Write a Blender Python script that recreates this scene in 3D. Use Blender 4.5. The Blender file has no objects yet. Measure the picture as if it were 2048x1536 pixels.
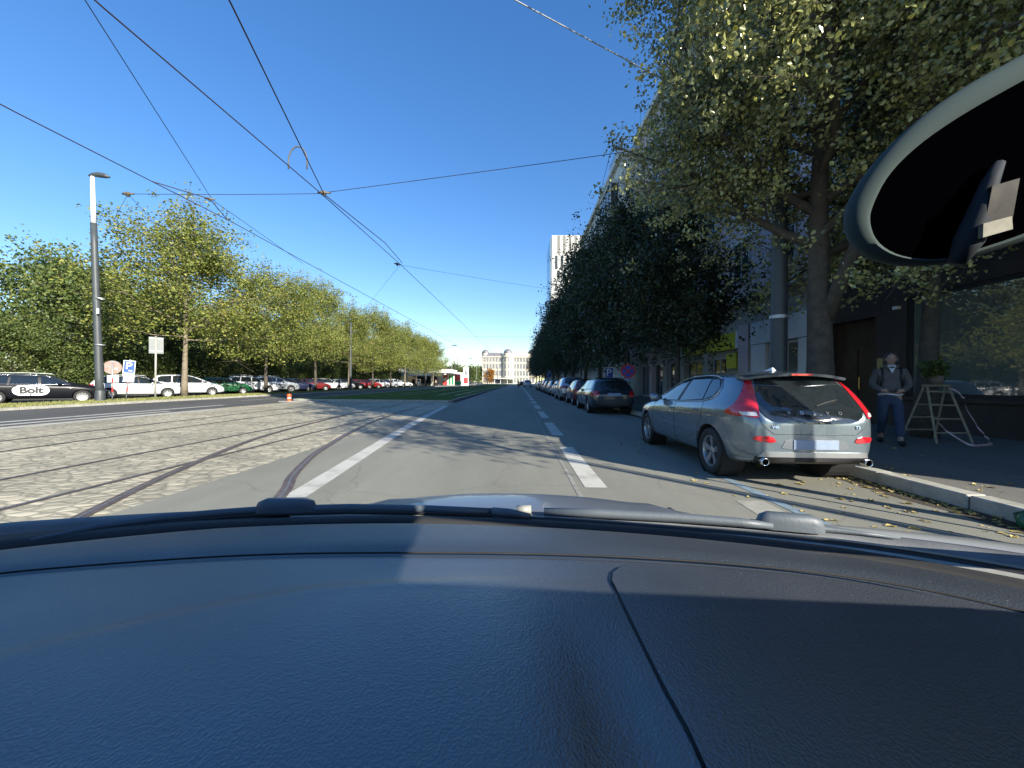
import bpy, bmesh, math, random
import numpy as np
from mathutils import Vector, Matrix
from mathutils.bvhtree import BVHTree
R = math.radians
scene = bpy.context.scene
# ---------------------------------------------------------------- camera, sky, sun
F = 770.0                      # focal length in pixels of the 2048 px wide photograph
HC = 1.26                      # height of the camera above the road
cam_d = bpy.data.cameras.new('camera'); cam = bpy.data.objects.new('camera', cam_d)
scene.collection.objects.link(cam); scene.camera = cam
cam_d.sensor_width = 36.0; cam_d.lens = F / 2048 * 36.0
cam_d.clip_start = 0.02; cam_d.clip_end = 3000
CM = Matrix.Rotation(R(1.04), 4, 'Z') @ Matrix.Rotation(R(90 - 0.305), 4, 'X') @ Matrix.Rotation(R(0.43), 4, 'Z')
cam.matrix_world = Matrix.Translation((0, 0, HC)) @ CM
SUN_EL, SUN_AZ = 25.0, 136.0   # azimuth of the sun clockwise from +Y (behind the camera, right)
w = bpy.data.worlds.new('World'); scene.world = w; w.use_nodes = True
nt = w.node_tree; bg = nt.nodes['Background']
sky = nt.nodes.new('ShaderNodeTexSky'); sky.sky_type = 'NISHITA'; sky.sun_disc = False
sky.sun_elevation = R(SUN_EL); sky.sun_rotation = R(SUN_AZ)
sky.air_density = 1.15; sky.dust_density = 0.15; sky.ozone_density = 3.5; sky.altitude = 300
hs = nt.nodes.new('ShaderNodeHueSaturation'); hs.inputs['Saturation'].default_value = 1.37; hs.inputs['Hue'].default_value = .511; hs.inputs['Value'].default_value = 1.10
gm = nt.nodes.new('ShaderNodeGamma'); gm.inputs[1].default_value = .81; nt.links.new(sky.outputs[0], gm.inputs[0]); nt.links.new(gm.outputs[0], hs.inputs['Color']); nt.links.new(hs.outputs[0], bg.inputs[0]); bg.inputs[1].default_value = 0.110
sun_d = bpy.data.lights.new('sun', 'SUN'); sun = bpy.data.objects.new('sun', sun_d)
scene.collection.objects.link(sun); sun_d.energy = 4.6; sun_d.angle = R(0.5); sun_d.color = (1.0, 0.93, 0.80)
sv = Vector((math.sin(R(SUN_AZ)) * math.cos(R(SUN_EL)), math.cos(R(SUN_AZ)) * math.cos(R(SUN_EL)), math.sin(R(SUN_EL))))
sun.rotation_euler = sv.to_track_quat('Z', 'Y').to_euler(); sun.location = sv * 50
scene.view_settings.view_transform = 'Standard'; scene.view_settings.look = 'None'
scene.view_settings.exposure = 1.3; scene.view_settings.gamma = 1.0
scene.render.engine = 'CYCLES'
scene.cycles.max_bounces = 8; scene.cycles.transparent_max_bounces = 8

def at(px, py, z):
    """world point at height z seen at photo pixel px,py"""
    d = CM.to_3x3() @ Vector(((px - 1024) / F, -(py - 768) / F, -1.0))
    t = (z - HC) / d.z
    return Vector((d.x * t, d.y * t, z))

# ---------------------------------------------------------------- helpers
COL = scene.collection
def link(o): COL.objects.link(o); return o
def tag(o, label=None, cat=None, group=None, kind=None):
    if label: o['label'] = label
    if cat: o['category'] = cat
    if group: o['group'] = group
    if kind: o['kind'] = kind
    return o
def thing(name, label, cat, loc=(0, 0, 0), rz=0.0, group=None):
    o = link(bpy.data.objects.new(name, None)); o.location = loc; o.rotation_euler = (0, 0, rz)
    o.empty_display_size = .2
    return tag(o, label, cat, group)
def mobj(name, me, m=None, parent=None, loc=None):
    o = link(bpy.data.objects.new(name, me))
    if m is not None:
        me.materials.clear(); me.materials.append(m)
    if parent is not None: o.parent = parent
    if loc is not None: o.location = loc
    return o
class MB:
    def __init__(s): s.v = []; s.f = []; s.sm = False
    def add(s, vs, fs):
        n = len(s.v); s.v += [tuple(p) for p in vs]; s.f += [tuple(i + n for i in f) for f in fs]; return s
    def box(s, a, b, M=None):
        x0, y0, z0 = a; x1, y1, z1 = b
        vs = [(x0,y0,z0),(x1,y0,z0),(x1,y1,z0),(x0,y1,z0),(x0,y0,z1),(x1,y0,z1),(x1,y1,z1),(x0,y1,z1)]
        if M is not None: vs = [M @ Vector(p) for p in vs]
        return s.add(vs, [(0,3,2,1),(4,5,6,7),(0,1,5,4),(1,2,6,5),(2,3,7,6),(3,0,4,7)])
    def tube(s, pts, rad, n=8, caps=True):
        pts = [Vector(p) for p in pts]
        if not hasattr(rad, '__len__'): rad = [rad] * len(pts)
        base = len(s.v); up = Vector((0, 0, 1)); prev = None
        for i, p in enumerate(pts):
            d = (pts[min(i+1, len(pts)-1)] - pts[max(i-1, 0)]).normalized()
            if prev is None:
                a = d.cross(up if abs(d.z) < .95 else Vector((1, 0, 0))).normalized()
            else:
                a = (prev - d * prev.dot(d)).normalized()
            prev = a; b = d.cross(a)
            for k in range(n):
                t = 2 * math.pi * k / n
                s.v.append(tuple(p + (a * math.cos(t) + b * math.sin(t)) * rad[i]))
        for i in range(len(pts) - 1):
            for k in range(n):
                s.f.append((base+i*n+k, base+i*n+(k+1)%n, base+(i+1)*n+(k+1)%n, base+(i+1)*n+k))
        if caps:
            s.f.append(tuple(base + k for k in range(n))[::-1]); m = base + (len(pts)-1)*n
            s.f.append(tuple(m + k for k in range(n)))
        return s
    def lathe(s, prof, n=24, M=None, closed=False):
        base = len(s.v)
        for (r, z) in prof:
            for k in range(n):
                t = 2 * math.pi * k / n; p = Vector((r*math.cos(t), r*math.sin(t), z))
                s.v.append(tuple(M @ p if M is not None else p))
        for i in range(len(prof) - 1):
            for k in range(n):
                s.f.append((base+i*n+k, base+i*n+(k+1)%n, base+(i+1)*n+(k+1)%n, base+(i+1)*n+k))
        return s
    def prism(s, poly, h, M=None):
        n = len(poly); vs = [(p[0], p[1], 0) for p in poly] + [(p[0], p[1], h) for p in poly]
        if M is not None: vs = [M @ Vector(p) for p in vs]
        return s.add(vs, [tuple(range(n))[::-1], tuple(range(n, 2*n))] + [(i, (i+1)%n, n+(i+1)%n, n+i) for i in range(n)])
    def mesh(s, name, smooth=False, ang=None):
        me = bpy.data.meshes.new(name); me.from_pydata(s.v, [], s.f)
        bm = bmesh.new(); bm.from_mesh(me); bmesh.ops.recalc_face_normals(bm, faces=bm.faces); bm.to_mesh(me); bm.free()
        if smooth or ang:
            me.polygons.foreach_set('use_smooth', [True] * len(me.polygons))
            if ang: me.set_sharp_from_angle(angle=R(ang))
        me.update(); return me
    def build(s, name, m, parent=None, smooth=False, ang=None, loc=None):
        return mobj(name, s.mesh(name, smooth, ang), m, parent, loc)
def bevel(o, wd, seg=2, ang=40):
    bm = bmesh.new(); bm.from_mesh(o.data)
    es = [e for e in bm.edges if len(e.link_faces) == 2 and e.calc_face_angle(0) > R(ang)]
    bmesh.ops.bevel(bm, geom=es, offset=wd, segments=seg, affect='EDGES', profile=.6)
    bm.to_mesh(o.data); bm.free(); return o
def copy_tree(o, parent=None):
    kids = [c for c in bpy.data.objects if c.parent == o] if not hasattr(copy_tree, 'm') else copy_tree.m.get(o.name, [])
    c = o.copy(); link(c); c.parent = parent
    for ch in kids: copy_tree(ch, c)
    return c
def kidmap():
    m = {}
    for o in bpy.data.objects:
        if o.parent: m.setdefault(o.parent.name, []).append(o)
    copy_tree.m = m
def text_mesh(s, size, depth=.004, font_bold=0.0):
    cu = bpy.data.curves.new('txt', 'FONT'); cu.body = s; cu.size = size; cu.extrude = depth; cu.align_x = 'CENTER'; cu.align_y = 'CENTER'
    cu.offset = font_bold; cu.resolution_u = 3
    o = bpy.data.objects.new('txt', cu); COL.objects.link(o)
    dg = bpy.context.evaluated_depsgraph_get(); me = bpy.data.meshes.new_from_object(o.evaluated_get(dg))
    bpy.data.objects.remove(o); bpy.data.curves.remove(cu); return me
def text_on(name, s, size, m, parent, M, bold=0.0, depth=.004):
    me = text_mesh(s, size, depth, bold); me.transform(M); me.name = name; return mobj(name, me, m, parent)

# ---------------------------------------------------------------- materials
def mat(name, col, rough=.6, metal=0., spec=.5, var=0., vscale=4., bump=0., bscale=40., coat=0., var2=None, rvar=0., coords='Object', aniso=None):
    m = bpy.data.materials.new(name); m.use_nodes = True; n = m.node_tree.nodes; l = m.node_tree.links
    p = n['Principled BSDF']; p.inputs['Base Color'].default_value = (*col, 1); p.inputs['Roughness'].default_value = rough
    p.inputs['Metallic'].default_value = metal; p.inputs['Specular IOR Level'].default_value = spec
    if coat: p.inputs['Coat Weight'].default_value = coat; p.inputs['Coat Roughness'].default_value = .03
    if var or bump or var2 or rvar:
        tc = n.new('ShaderNodeTexCoord')
    if var or var2 or rvar:
        t = n.new('ShaderNodeTexNoise'); t.inputs['Scale'].default_value = vscale; t.inputs['Detail'].default_value = 8; t.inputs['Roughness'].default_value = .65
        l.new(tc.outputs[coords], t.inputs['Vector'])
        if var or var2:
            r = n.new('ShaderNodeValToRGB'); r.color_ramp.elements[0].position = .32; r.color_ramp.elements[1].position = .7
            a = var2 if var2 else tuple(c * (1 - var) for c in col); b = col if var2 else tuple(min(1, c * (1 + var)) for c in col)
            r.color_ramp.elements[0].color = (*a, 1); r.color_ramp.elements[1].color = (*b, 1)
            l.new(t.outputs['Fac'], r.inputs[0]); l.new(r.outputs[0], p.inputs['Base Color'])
        if rvar:
            mr = n.new('ShaderNodeMapRange'); mr.inputs[3].default_value = rough - rvar; mr.inputs[4].default_value = rough + rvar
            l.new(t.outputs['Fac'], mr.inputs[0]); l.new(mr.outputs[0], p.inputs['Roughness'])
    if bump:
        t2 = n.new('ShaderNodeTexNoise'); t2.inputs['Scale'].default_value = bscale; t2.inputs['Detail'].default_value = 4
        l.new(tc.outputs[coords], t2.inputs['Vector']); b = n.new('ShaderNodeBump'); b.inputs['Strength'].default_value = bump; b.inputs['Distance'].default_value = .02
        l.new(t2.outputs['Fac'], b.inputs['Height']); l.new(b.outputs[0], p.inputs['Normal'])
    return m
def paint(name, col, metal=.0, rough=.28): return mat(name, col, rough, metal, .5, coat=1.0, rvar=.05, vscale=3)

M = {}
M['black'] = mat('black_plastic', (.012, .012, .013), .45, bump=.1, bscale=300)
M['rubber'] = mat('rubber', (.018, .018, .018), .8, var=.3, vscale=10)
M['glass'] = mat('dark_glass', (.012, .016, .018), .03, spec=.9, coat=.5)
M['alloy'] = mat('alloy', (.45, .46, .47), .3, .8, var=.1)
M['chrome'] = mat('chrome', (.7, .7, .72), .12, 1.0)
M['red_lens'] = mat('red_lens', (.45, .012, .02), .08, spec=.7, coat=1)
M['clear_lens'] = mat('clear_lens', (.6, .6, .6), .08, spec=.8, coat=1)
M['plate'] = mat('plate_white', (.24, .30, .40), .4, var=.15, vscale=3)
M['galv'] = mat('galvanised', (.42, .44, .45), .45, .6, var=.15, vscale=5)
M['dkpole'] = mat('dark_pole_paint', (.05, .06, .065), .5, var=.2, vscale=3, bump=.05)
M['white'] = mat('white_paint', (.78, .78, .76), .5, var=.05)
M['wire'] = mat('wire_copper', (.03, .02, .025), .6)
M['sign_white'] = mat('sign_white', (.75, .77, .8), .4)
M['sign_blue'] = mat('sign_blue', (.01, .07, .42), .35)
M['sign_red'] = mat('sign_red', (.55, .02, .02), .35)
M['orange'] = mat('orange_plastic', (.9, .12, .02), .45)
# ---------------------------------------------------------------- ground, roads, paving
def N(m, t): return m.node_tree.nodes.new(t)
def asphalt(name, c0, c1, crack=.15, seams=True):
    m = bpy.data.materials.new(name); m.use_nodes = True; n = m.node_tree.nodes; l = m.node_tree.links; p = n['Principled BSDF']
    tc = N(m, 'ShaderNodeTexCoord')
    big = N(m, 'ShaderNodeTexNoise'); big.inputs['Scale'].default_value = .35; big.inputs['Detail'].default_value = 9; big.inputs['Roughness'].default_value = .7
    mp = N(m, 'ShaderNodeMapping'); mp.inputs['Scale'].default_value = (1.6, .35, 1); l.new(tc.outputs['Object'], mp.inputs[0]); l.new(mp.outputs[0], big.inputs[0])
    r = N(m, 'ShaderNodeValToRGB'); r.color_ramp.elements[0].position = .3; r.color_ramp.elements[1].position = .72
    r.color_ramp.elements[0].color = (*c0, 1); r.color_ramp.elements[1].color = (*c1, 1); l.new(big.outputs[0], r.inputs[0])
    fine = N(m, 'ShaderNodeTexNoise'); fine.inputs['Scale'].default_value = 90; fine.inputs['Detail'].default_value = 3; l.new(tc.outputs['Object'], fine.inputs[0])
    fr = N(m, 'ShaderNodeMapRange'); fr.inputs[1].default_value = .3; fr.inputs[2].default_value = .7; fr.inputs[3].default_value = .78; fr.inputs[4].default_value = 1.2; l.new(fine.outputs[0], fr.inputs[0])
    mx = N(m, 'ShaderNodeMix'); mx.data_type = 'RGBA'; mx.blend_type = 'MULTIPLY'; mx.inputs[0].default_value = 1
    l.new(r.outputs[0], mx.inputs[6]); l.new(fr.outputs[0], mx.inputs[7])
    # fine cracks
    nz = N(m, 'ShaderNodeTexNoise'); nz.inputs['Scale'].default_value = 1.5; nz.inputs['Detail'].default_value = 5; l.new(tc.outputs['Object'], nz.inputs[0])
    ad = N(m, 'ShaderNodeMix'); ad.data_type = 'RGBA'; ad.inputs[0].default_value = .35; l.new(tc.outputs['Object'], ad.inputs[6]); l.new(nz.outputs['Color'], ad.inputs[7])
    vo = N(m, 'ShaderNodeTexVoronoi'); vo.feature = 'DISTANCE_TO_EDGE'; vo.inputs['Scale'].default_value = .55; l.new(ad.outputs[2], vo.inputs[0])
    vr = N(m, 'ShaderNodeMapRange'); vr.inputs[1].default_value = .002; vr.inputs[2].default_value = .006; vr.inputs[3].default_value = 1 - crack; vr.inputs[4].default_value = 1; l.new(vo.outputs[0], vr.inputs[0])
    m2 = N(m, 'ShaderNodeMix'); m2.data_type = 'RGBA'; m2.blend_type = 'MULTIPLY'; m2.inputs[0].default_value = 1
    l.new(mx.outputs[2], m2.inputs[6]); l.new(vr.outputs[0], m2.inputs[7]); l.new(m2.outputs[2], p.inputs['Base Color'])
    b = N(m, 'ShaderNodeBump'); b.inputs['Strength'].default_value = .5; b.inputs['Distance'].default_value = .006; l.new(fine.outputs[0], b.inputs['Height']); l.new(b.outputs[0], p.inputs['Normal'])
    p.inputs['Roughness'].default_value = .85; p.inputs['Specular IOR Level'].default_value = .35
    return m
def setts(name):
    m = bpy.data.materials.new(name); m.use_nodes = True; n = m.node_tree.nodes; l = m.node_tree.links; p = n['Principled BSDF']
    tc = N(m, 'ShaderNodeTexCoord')
    nz = N(m, 'ShaderNodeTexNoise'); nz.inputs['Scale'].default_value = 3.5; nz.inputs['Detail'].default_value = 3; l.new(tc.outputs['Object'], nz.inputs[0])
    ad = N(m, 'ShaderNodeMix'); ad.data_type = 'RGBA'; ad.inputs[0].default_value = .10; l.new(tc.outputs['Object'], ad.inputs[6]); l.new(nz.outputs['Color'], ad.inputs[7])
    mp = N(m, 'ShaderNodeMapping'); mp.inputs['Rotation'].default_value = (0, 0, R(8)); mp.inputs['Scale'].default_value = (5.6, 8.4, .01); l.new(ad.outputs[2], mp.inputs[0])
    vo = N(m, 'ShaderNodeTexVoronoi'); vo.feature = 'DISTANCE_TO_EDGE'; vo.inputs['Scale'].default_value = 1.0; vo.inputs['Randomness'].default_value = .8; l.new(mp.outputs[0], vo.inputs[0])
    vc = N(m, 'ShaderNodeTexVoronoi'); vc.inputs['Scale'].default_value = 1.0; vc.inputs['Randomness'].default_value = .8; l.new(mp.outputs[0], vc.inputs[0])
    sx = N(m, 'ShaderNodeSeparateColor'); l.new(vc.outputs['Color'], sx.inputs[0])
    r = N(m, 'ShaderNodeValToRGB'); e = r.color_ramp.elements; e[0].color = (.31, .28, .20, 1); e[1].color = (.48, .43, .31, 1)
    x = e.new(.5); x.color = (.39, .355, .255, 1); l.new(sx.outputs[0], r.inputs[0])
    big = N(m, 'ShaderNodeTexNoise'); big.inputs['Scale'].default_value = .5; big.inputs['Detail'].default_value = 6; l.new(tc.outputs['Object'], big.inputs[0])
    br = N(m, 'ShaderNodeMapRange'); br.inputs[1].default_value = .3; br.inputs[2].default_value = .7; br.inputs[3].default_value = .8; br.inputs[4].default_value = 1.2; l.new(big.outputs[0], br.inputs[0])
    gap = N(m, 'ShaderNodeMapRange'); gap.inputs[1].default_value = .02; gap.inputs[2].default_value = .13; gap.inputs[3].default_value = .58; gap.inputs[4].default_value = 1; l.new(vo.outputs[0], gap.inputs[0])
    m1 = N(m, 'ShaderNodeMath'); m1.operation = 'MULTIPLY'; l.new(br.outputs[0], m1.inputs[0]); l.new(gap.outputs[0], m1.inputs[1])
    mx = N(m, 'ShaderNodeMix'); mx.data_type = 'RGBA'; mx.blend_type = 'MULTIPLY'; mx.inputs[0].default_value = 1; l.new(r.outputs[0], mx.inputs[6]); l.new(m1.outputs[0], mx.inputs[7])
    l.new(mx.outputs[2], p.inputs['Base Color'])
    fn = N(m, 'ShaderNodeTexNoise'); fn.inputs['Scale'].default_value = 25; fn.inputs['Detail'].default_value = 4; l.new(tc.outputs['Object'], fn.inputs[0])
    hm = N(m, 'ShaderNodeMapRange'); hm.inputs[1].default_value = 0; hm.inputs[2].default_value = .25; l.new(vo.outputs[0], hm.inputs[0])
    ma = N(m, 'ShaderNodeMath'); ma.operation = 'MULTIPLY_ADD'; l.new(fn.outputs[0], ma.inputs[0]); ma.inputs[1].default_value = .35; l.new(hm.outputs[0], ma.inputs[2])
    b = N(m, 'ShaderNodeBump'); b.inputs['Strength'].default_value = .5; b.inputs['Distance'].default_value = .016; l.new(ma.outputs[0], b.inputs['Height']); l.new(b.outputs[0], p.inputs['Normal'])
    p.inputs['Roughness'].default_value = .7
    return m
M['asphalt'] = asphalt('road_asphalt', (.155, .153, .128), (.25, .247, .205))
M['asphalt_dark'] = asphalt('dark_asphalt', (.07, .07, .068), (.10, .10, .095), .2)
M['pavement'] = asphalt('pavement_asphalt', (.10, .10, .09), (.17, .165, .145), .3)
M['setts'] = setts('granite_setts')
M['paintline'] = mat('road_paint', (.47, .46, .41), .7, var2=(.40, .39, .35), vscale=2.5, bump=.15, bscale=60)
_r = [n for n in M['paintline'].node_tree.nodes if n.type == 'VALTORGB'][0]; _r.color_ramp.elements[0].color = (.30, .295, .255, 1); _r.color_ramp.elements[0].position = .33; _r.color_ramp.elements[1].position = .52
M['blueline'] = mat('blue_paint', (.20, .30, .38), .7, var2=(.14, .17, .18), vscale=7)
M['kerb'] = mat('kerb_stone', (.33, .325, .285), .75, var=.25, vscale=6, bump=.25, bscale=30)
M['rail'] = mat('rail_steel', (.30, .27, .26), .35, .7, var=.25, vscale=12)
M['railgap'] = mat('rail_groove', (.085, .070, .068), .8, var=.4, vscale=6)
M['concrete'] = mat('concrete', (.30, .29, .26), .8, var=.2, vscale=3, bump=.15)
M['soil'] = mat('soil', (.12, .10, .06), .9, var2=(.05, .065, .02), vscale=3, bump=.4, bscale=25)
M['earth'] = mat('earth', (.06, .06, .045), .9, var2=(.035, .045, .02), vscale=.2)

def sheet(name, pts, z, m, kind='structure'):
    mb = MB(); mb.add([(p[0], p[1], z) for p in pts], [tuple(range(len(pts)))])
    o = mb.build(name, m); o['kind'] = kind
    if o.data.polygons[0].normal.z < 0: o.data.flip_normals()
    return o
def strip_mesh(mb, pts, wd, z):
    """flat ribbon along pts"""
    P = [Vector((p[0], p[1], z)) for p in pts]; L = []; Rr = []
    for i, p in enumerate(P):
        d = (P[min(i+1, len(P)-1)] - P[max(i-1, 0)]).normalized(); nn = Vector((-d.y, d.x, 0))
        L.append(p + nn * wd / 2); Rr.append(p - nn * wd / 2)
    n = len(P); mb.add(L + Rr, [(i, i+1, n+i+1, n+i) for i in range(n-1)]); return mb
sheet('ground', [(-900, -300), (900, -300), (900, 1500), (-900, 1500)], -.02, M['earth'])
sheet('road', [(-3.8, -30), (4.6, -30), (4.6, 420), (-3.8, 420)], 0, M['asphalt'])
sheet('tram_crossing', [(-13.3, -30), (-3.8, -30), (-3.8, 22.6), (-13.3, 22.6)], 0, M['setts'])
sheet('side_road', [(-20, -30), (-13.3, -30), (-13.3, 420), (-20, 420)], -.001, M['asphalt_dark'])
sheet('parking_surface', [(-45, -30), (-22.9, -30), (-22.9, 98), (-45, 98)], .002, M['asphalt_dark'])
sheet('far_square', [(-120, 225), (-3.8, 225), (-3.8, 420), (-120, 420)], .004, M['concrete'])
# uneven asphalt overlay beyond the setts (between line and rails)
# pavement on the right with kerb
mb = MB().box((4.78, -30, -.02), (10.6, 420, .12)); o = mb.build('pavement', M['pavement']); o['kind'] = 'structure'
def kerb(name, x0, x1, y0, y1, z=.145, step=1.0, seed=1):
    rnd = random.Random(seed); mb = MB(); y = y0
    while y < y1:
        e = min(y + step, y1); j = rnd.uniform(-.006, .006)
        mb.box((x0 + j, y + .006, -.02), (x1 + j, e - .006, z + rnd.uniform(-.004, .004))); y = e
    o = mb.build(name, M['kerb']); bevel(o, .012, 1); o['kind'] = 'structure'; return o
kerb('kerb', 4.58, 4.79, -6, 160)
kerb('verge_kerb', -20.12, -19.9, 5, 180, .11, 2.0)
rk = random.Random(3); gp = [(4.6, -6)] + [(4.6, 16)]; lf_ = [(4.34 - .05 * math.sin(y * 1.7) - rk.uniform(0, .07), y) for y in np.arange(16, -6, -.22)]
sheet('gutter', gp + lf_, .0025, mat('gutter_litter_shadow', (.075, .06, .04), .95, var2=(.022, .018, .013), vscale=16, bump=.8, bscale=40))  # leaf litter, its dark tone also painting in the kerb's shadow
# grass tram bed
GX0, GX1, GY0, GY1 = -13.6, -3.95, 22.7, 215
mb = MB().box((GX0 + .14, GY0 + .14, -.02), (GX1 - .14, GY1, .12)); o = mb.build('tram_bed_soil', M['soil']); o['kind'] = 'structure'
mb = MB(); y = GY0 + .15
mb.box((GX1 - .15, GY0 + .2, -.02), (GX1, GY1, .15)); mb.box((GX0, GY0 + .2, -.02), (GX0 + .15, GY1, .15)); mb.box((GX0 + .2, GY0, -.02), (GX1 - .2, GY0 + .15, .15))
for sx, cx in ((1, GX1 - .3), (-1, GX0 + .3)):
    for k in range(4):
        a0 = math.pi/2 * k/4; a1 = math.pi/2 * (k+1)/4
        p = [(cx + sx*math.cos(a)*r, GY0 + .3 - math.sin(a)*r) for a, r in ((a0, .3), (a1, .3), (a1, .14), (a0, .14))]
        mb.prism(p, .15)
o = mb.build('tram_bed_kerb', M['kerb']); bevel(o, .015, 1); o['kind'] = 'structure'
sheet('verge', [(-19.9, 5), (-19.9, 180), (-22.9, 180), (-22.9, 5)][::-1], .10, M['soil'])
# grass blades as stuff
def blades(name, x0, x1, y0, y1, n, h, label, m, z, seed, falloff=True):
    rg = np.random.default_rng(seed)
    yy = y0 + (y1 - y0) * rg.random(n) ** (2.0 if falloff else 1.0); xx = x0 + (x1 - x0) * rg.random(n)
    a = rg.random(n) * 2 * np.pi; s = (.35 + .65 * rg.random(n)) * h; sc = 1 + (yy - y0) / 40 * (1 if falloff else 0); wd = .012 * sc * (h / .07)
    v = np.zeros((n, 3, 3)); dx = np.cos(a) * wd; dy = np.sin(a) * wd
    v[:, 0] = np.stack([xx - dx, yy - dy, np.full(n, z)], 1); v[:, 1] = np.stack([xx + dx, yy + dy, np.full(n, z)], 1)
    v[:, 2] = np.stack([xx + rg.normal(0, .4, n) * s, yy + rg.normal(0, .4, n) * s, z + s], 1)
    me = bpy.data.meshes.new(name); me.vertices.add(3 * n); me.vertices.foreach_set('co', v.reshape(-1))
    me.loops.add(3 * n); me.loops.foreach_set('vertex_index', np.arange(3 * n)); me.polygons.add(n)
    me.polygons.foreach_set('loop_start', np.arange(0, 3 * n, 3)); me.update(); me.validate()
    return tag(mobj(name, me, m), label, 'grass', None, 'stuff')
M['grass'] = mat('grass', (.13, .21, .04), .7, var2=(.07, .13, .02), vscale=1.2)
M['drygrass'] = mat('dry_grass', (.26, .24, .09), .8, var2=(.12, .15, .04), vscale=1.0)
M['soil2'] = mat('mown_turf', (.10, .17, .035), .9, var2=(.06, .11, .02), vscale=2, bump=.6, bscale=30)
bpy.data.objects['tram_bed_soil'].data.materials[0] = M['soil2']
blades('grass', GX0 + .15, GX1 - .15, GY0 + .15, 150, 90000, .06, 'mown green grass growing on the tram bed', M['grass'], .12, 3)
blades('verge_grass', -22.9, -19.95, 8, 90, 26000, .10, 'dry yellow green grass on the narrow verge by the parked cars', M['drygrass'], .10, 4)

# road markings
mb = MB()
for k in range(26):
    y0 = 4.62 + 4.5 * k
    mb.add([(.80, y0, .004), (1.07, y0, .004), (1.06, y0 + 2.9, .004), (.79, y0 + 2.9, .004)], [(0, 1, 2, 3)])
tag(mb.build('lane_dashes', M['paintline']), kind='structure')
mb = MB(); strip_mesh(mb, [(-2.20, 1.5), (-2.43, 4.3), (-2.95, 9.3), (-3.40, 14.5), (-3.72, 19.6)], .25, .004); tag(mb.build('edge_line', M['paintline']), kind='structure')
mb = MB(); strip_mesh(mb, [(.66 + .03 * math.sin(y * .4), y) for y in np.arange(2, 60, 1.5)], .05, .0035); tag(mb.build('road_joint', mat('joint', (.24, .235, .21), .8, var=.3, vscale=8)), kind='structure')
mb = MB(); strip_mesh(mb, [(2.75, 5.4), (2.76, 2.8)], .11, .004); strip_mesh(mb, [(2.80, 2.78), (4.58, 2.78)], .11, .005); tag(mb.build('parking_line', M['blueline']), kind='structure')
mb = MB().add([(2.30, 3.72, .003), (2.62, 3.72, .003), (2.62, 4.18, .003), (2.34, 4.18, .003)], [(0, 1, 2, 3)]); tag(mb.build('marking_patch', mat('worn_paint', (.36, .35, .30), .7, var2=(.24, .235, .20), vscale=10)), kind='structure')
mb = MB()
for (xa, xb, y0, y1) in ((-13.1, -12.75, 2, 16.5), (-14.0, -13.7, 2, 15.0), (-14.9, -14.6, 2, 19.0)):
    mb.add([(xa, y0, .004), (xb, y0, .004), (xb, y1, .004), (xa, y1, .004)], [(0, 1, 2, 3)])
for y in np.arange(23, 120, 9.0): mb.add([(-16.9, y, .004), (-16.75, y, .004), (-16.75, y + 3.5, .004), (-16.9, y + 3.5, .004)], [(0, 1, 2, 3)])
tag(mb.build('side_road_markings', M['paintline']), kind='structure')
# tram rails: top 55 mm wide flush in the setts with a groove beside
def bez(P, n=28):
    P = [Vector((*p, 0)) for p in P]; out = []
    Q = [P[0] * 2 - P[1]] + P + [P[-1] * 2 - P[-2]]
    for i in range(1, len(Q) - 2):
        for k in range(n // (len(P) - 1)):
            t = k / (n // (len(P) - 1)); a, b, c, d = Q[i-1:i+3]
            out.append(.5 * ((2*b) + (c - a)*t + (2*a - 5*b + 4*c - d)*t*t + (3*b - a - 3*c + d)*t**3))
    return out + [P[-1]]
RAILS = [[(-4.95, 0), (-4.95, 215)], [(-6.40, 0), (-6.40, 215)], [(-8.85, 0), (-8.85, 215)], [(-10.30, 0), (-10.30, 215)],
         [(-1.55, .5), (-2.05, 2.6), (-2.62, 4.25), (-2.92, 4.9), (-3.2, 5.65), (-3.55, 6.8), (-4.12, 9.5), (-4.6, 12.8), (-4.9, 18.5), (-4.95, 22)],
         [(-2.9, .9), (-3.35, 2.1), (-3.95, 3.36), (-4.74, 5.34), (-5.66, 8.3), (-6.1, 11.5), (-6.36, 15), (-6.40, 20)],
         [(-9.2, 1.5), (-9.6, 4.0), (-10.2, 6.2)]]
mr = MB(); mg = MB()
for i, P in enumerate(RAILS[:6]):
    B = bez(P, 40) if len(P) > 2 else [Vector((P[0][0], y, 0)) for y in np.linspace(P[0][1], P[1][1], 30)]
    near = [b for b in B if b.y < 22.9]; far = [b for b in B if b.y >= 22.4]
    if len(near) > 1:
        strip_mesh(mg, near, .10 if i < 4 else .13, .005 + .0006 * i); strip_mesh(mr, near, .028, .009 + .0006 * i)
    if len(far) > 1: strip_mesh(mr, far, .07, .185 + .0006 * i)
tag(mg.build('rail_bed', M['railgap']), kind='structure'); tag(mr.build('tram_rails', M['rail']), kind='structure')
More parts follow.
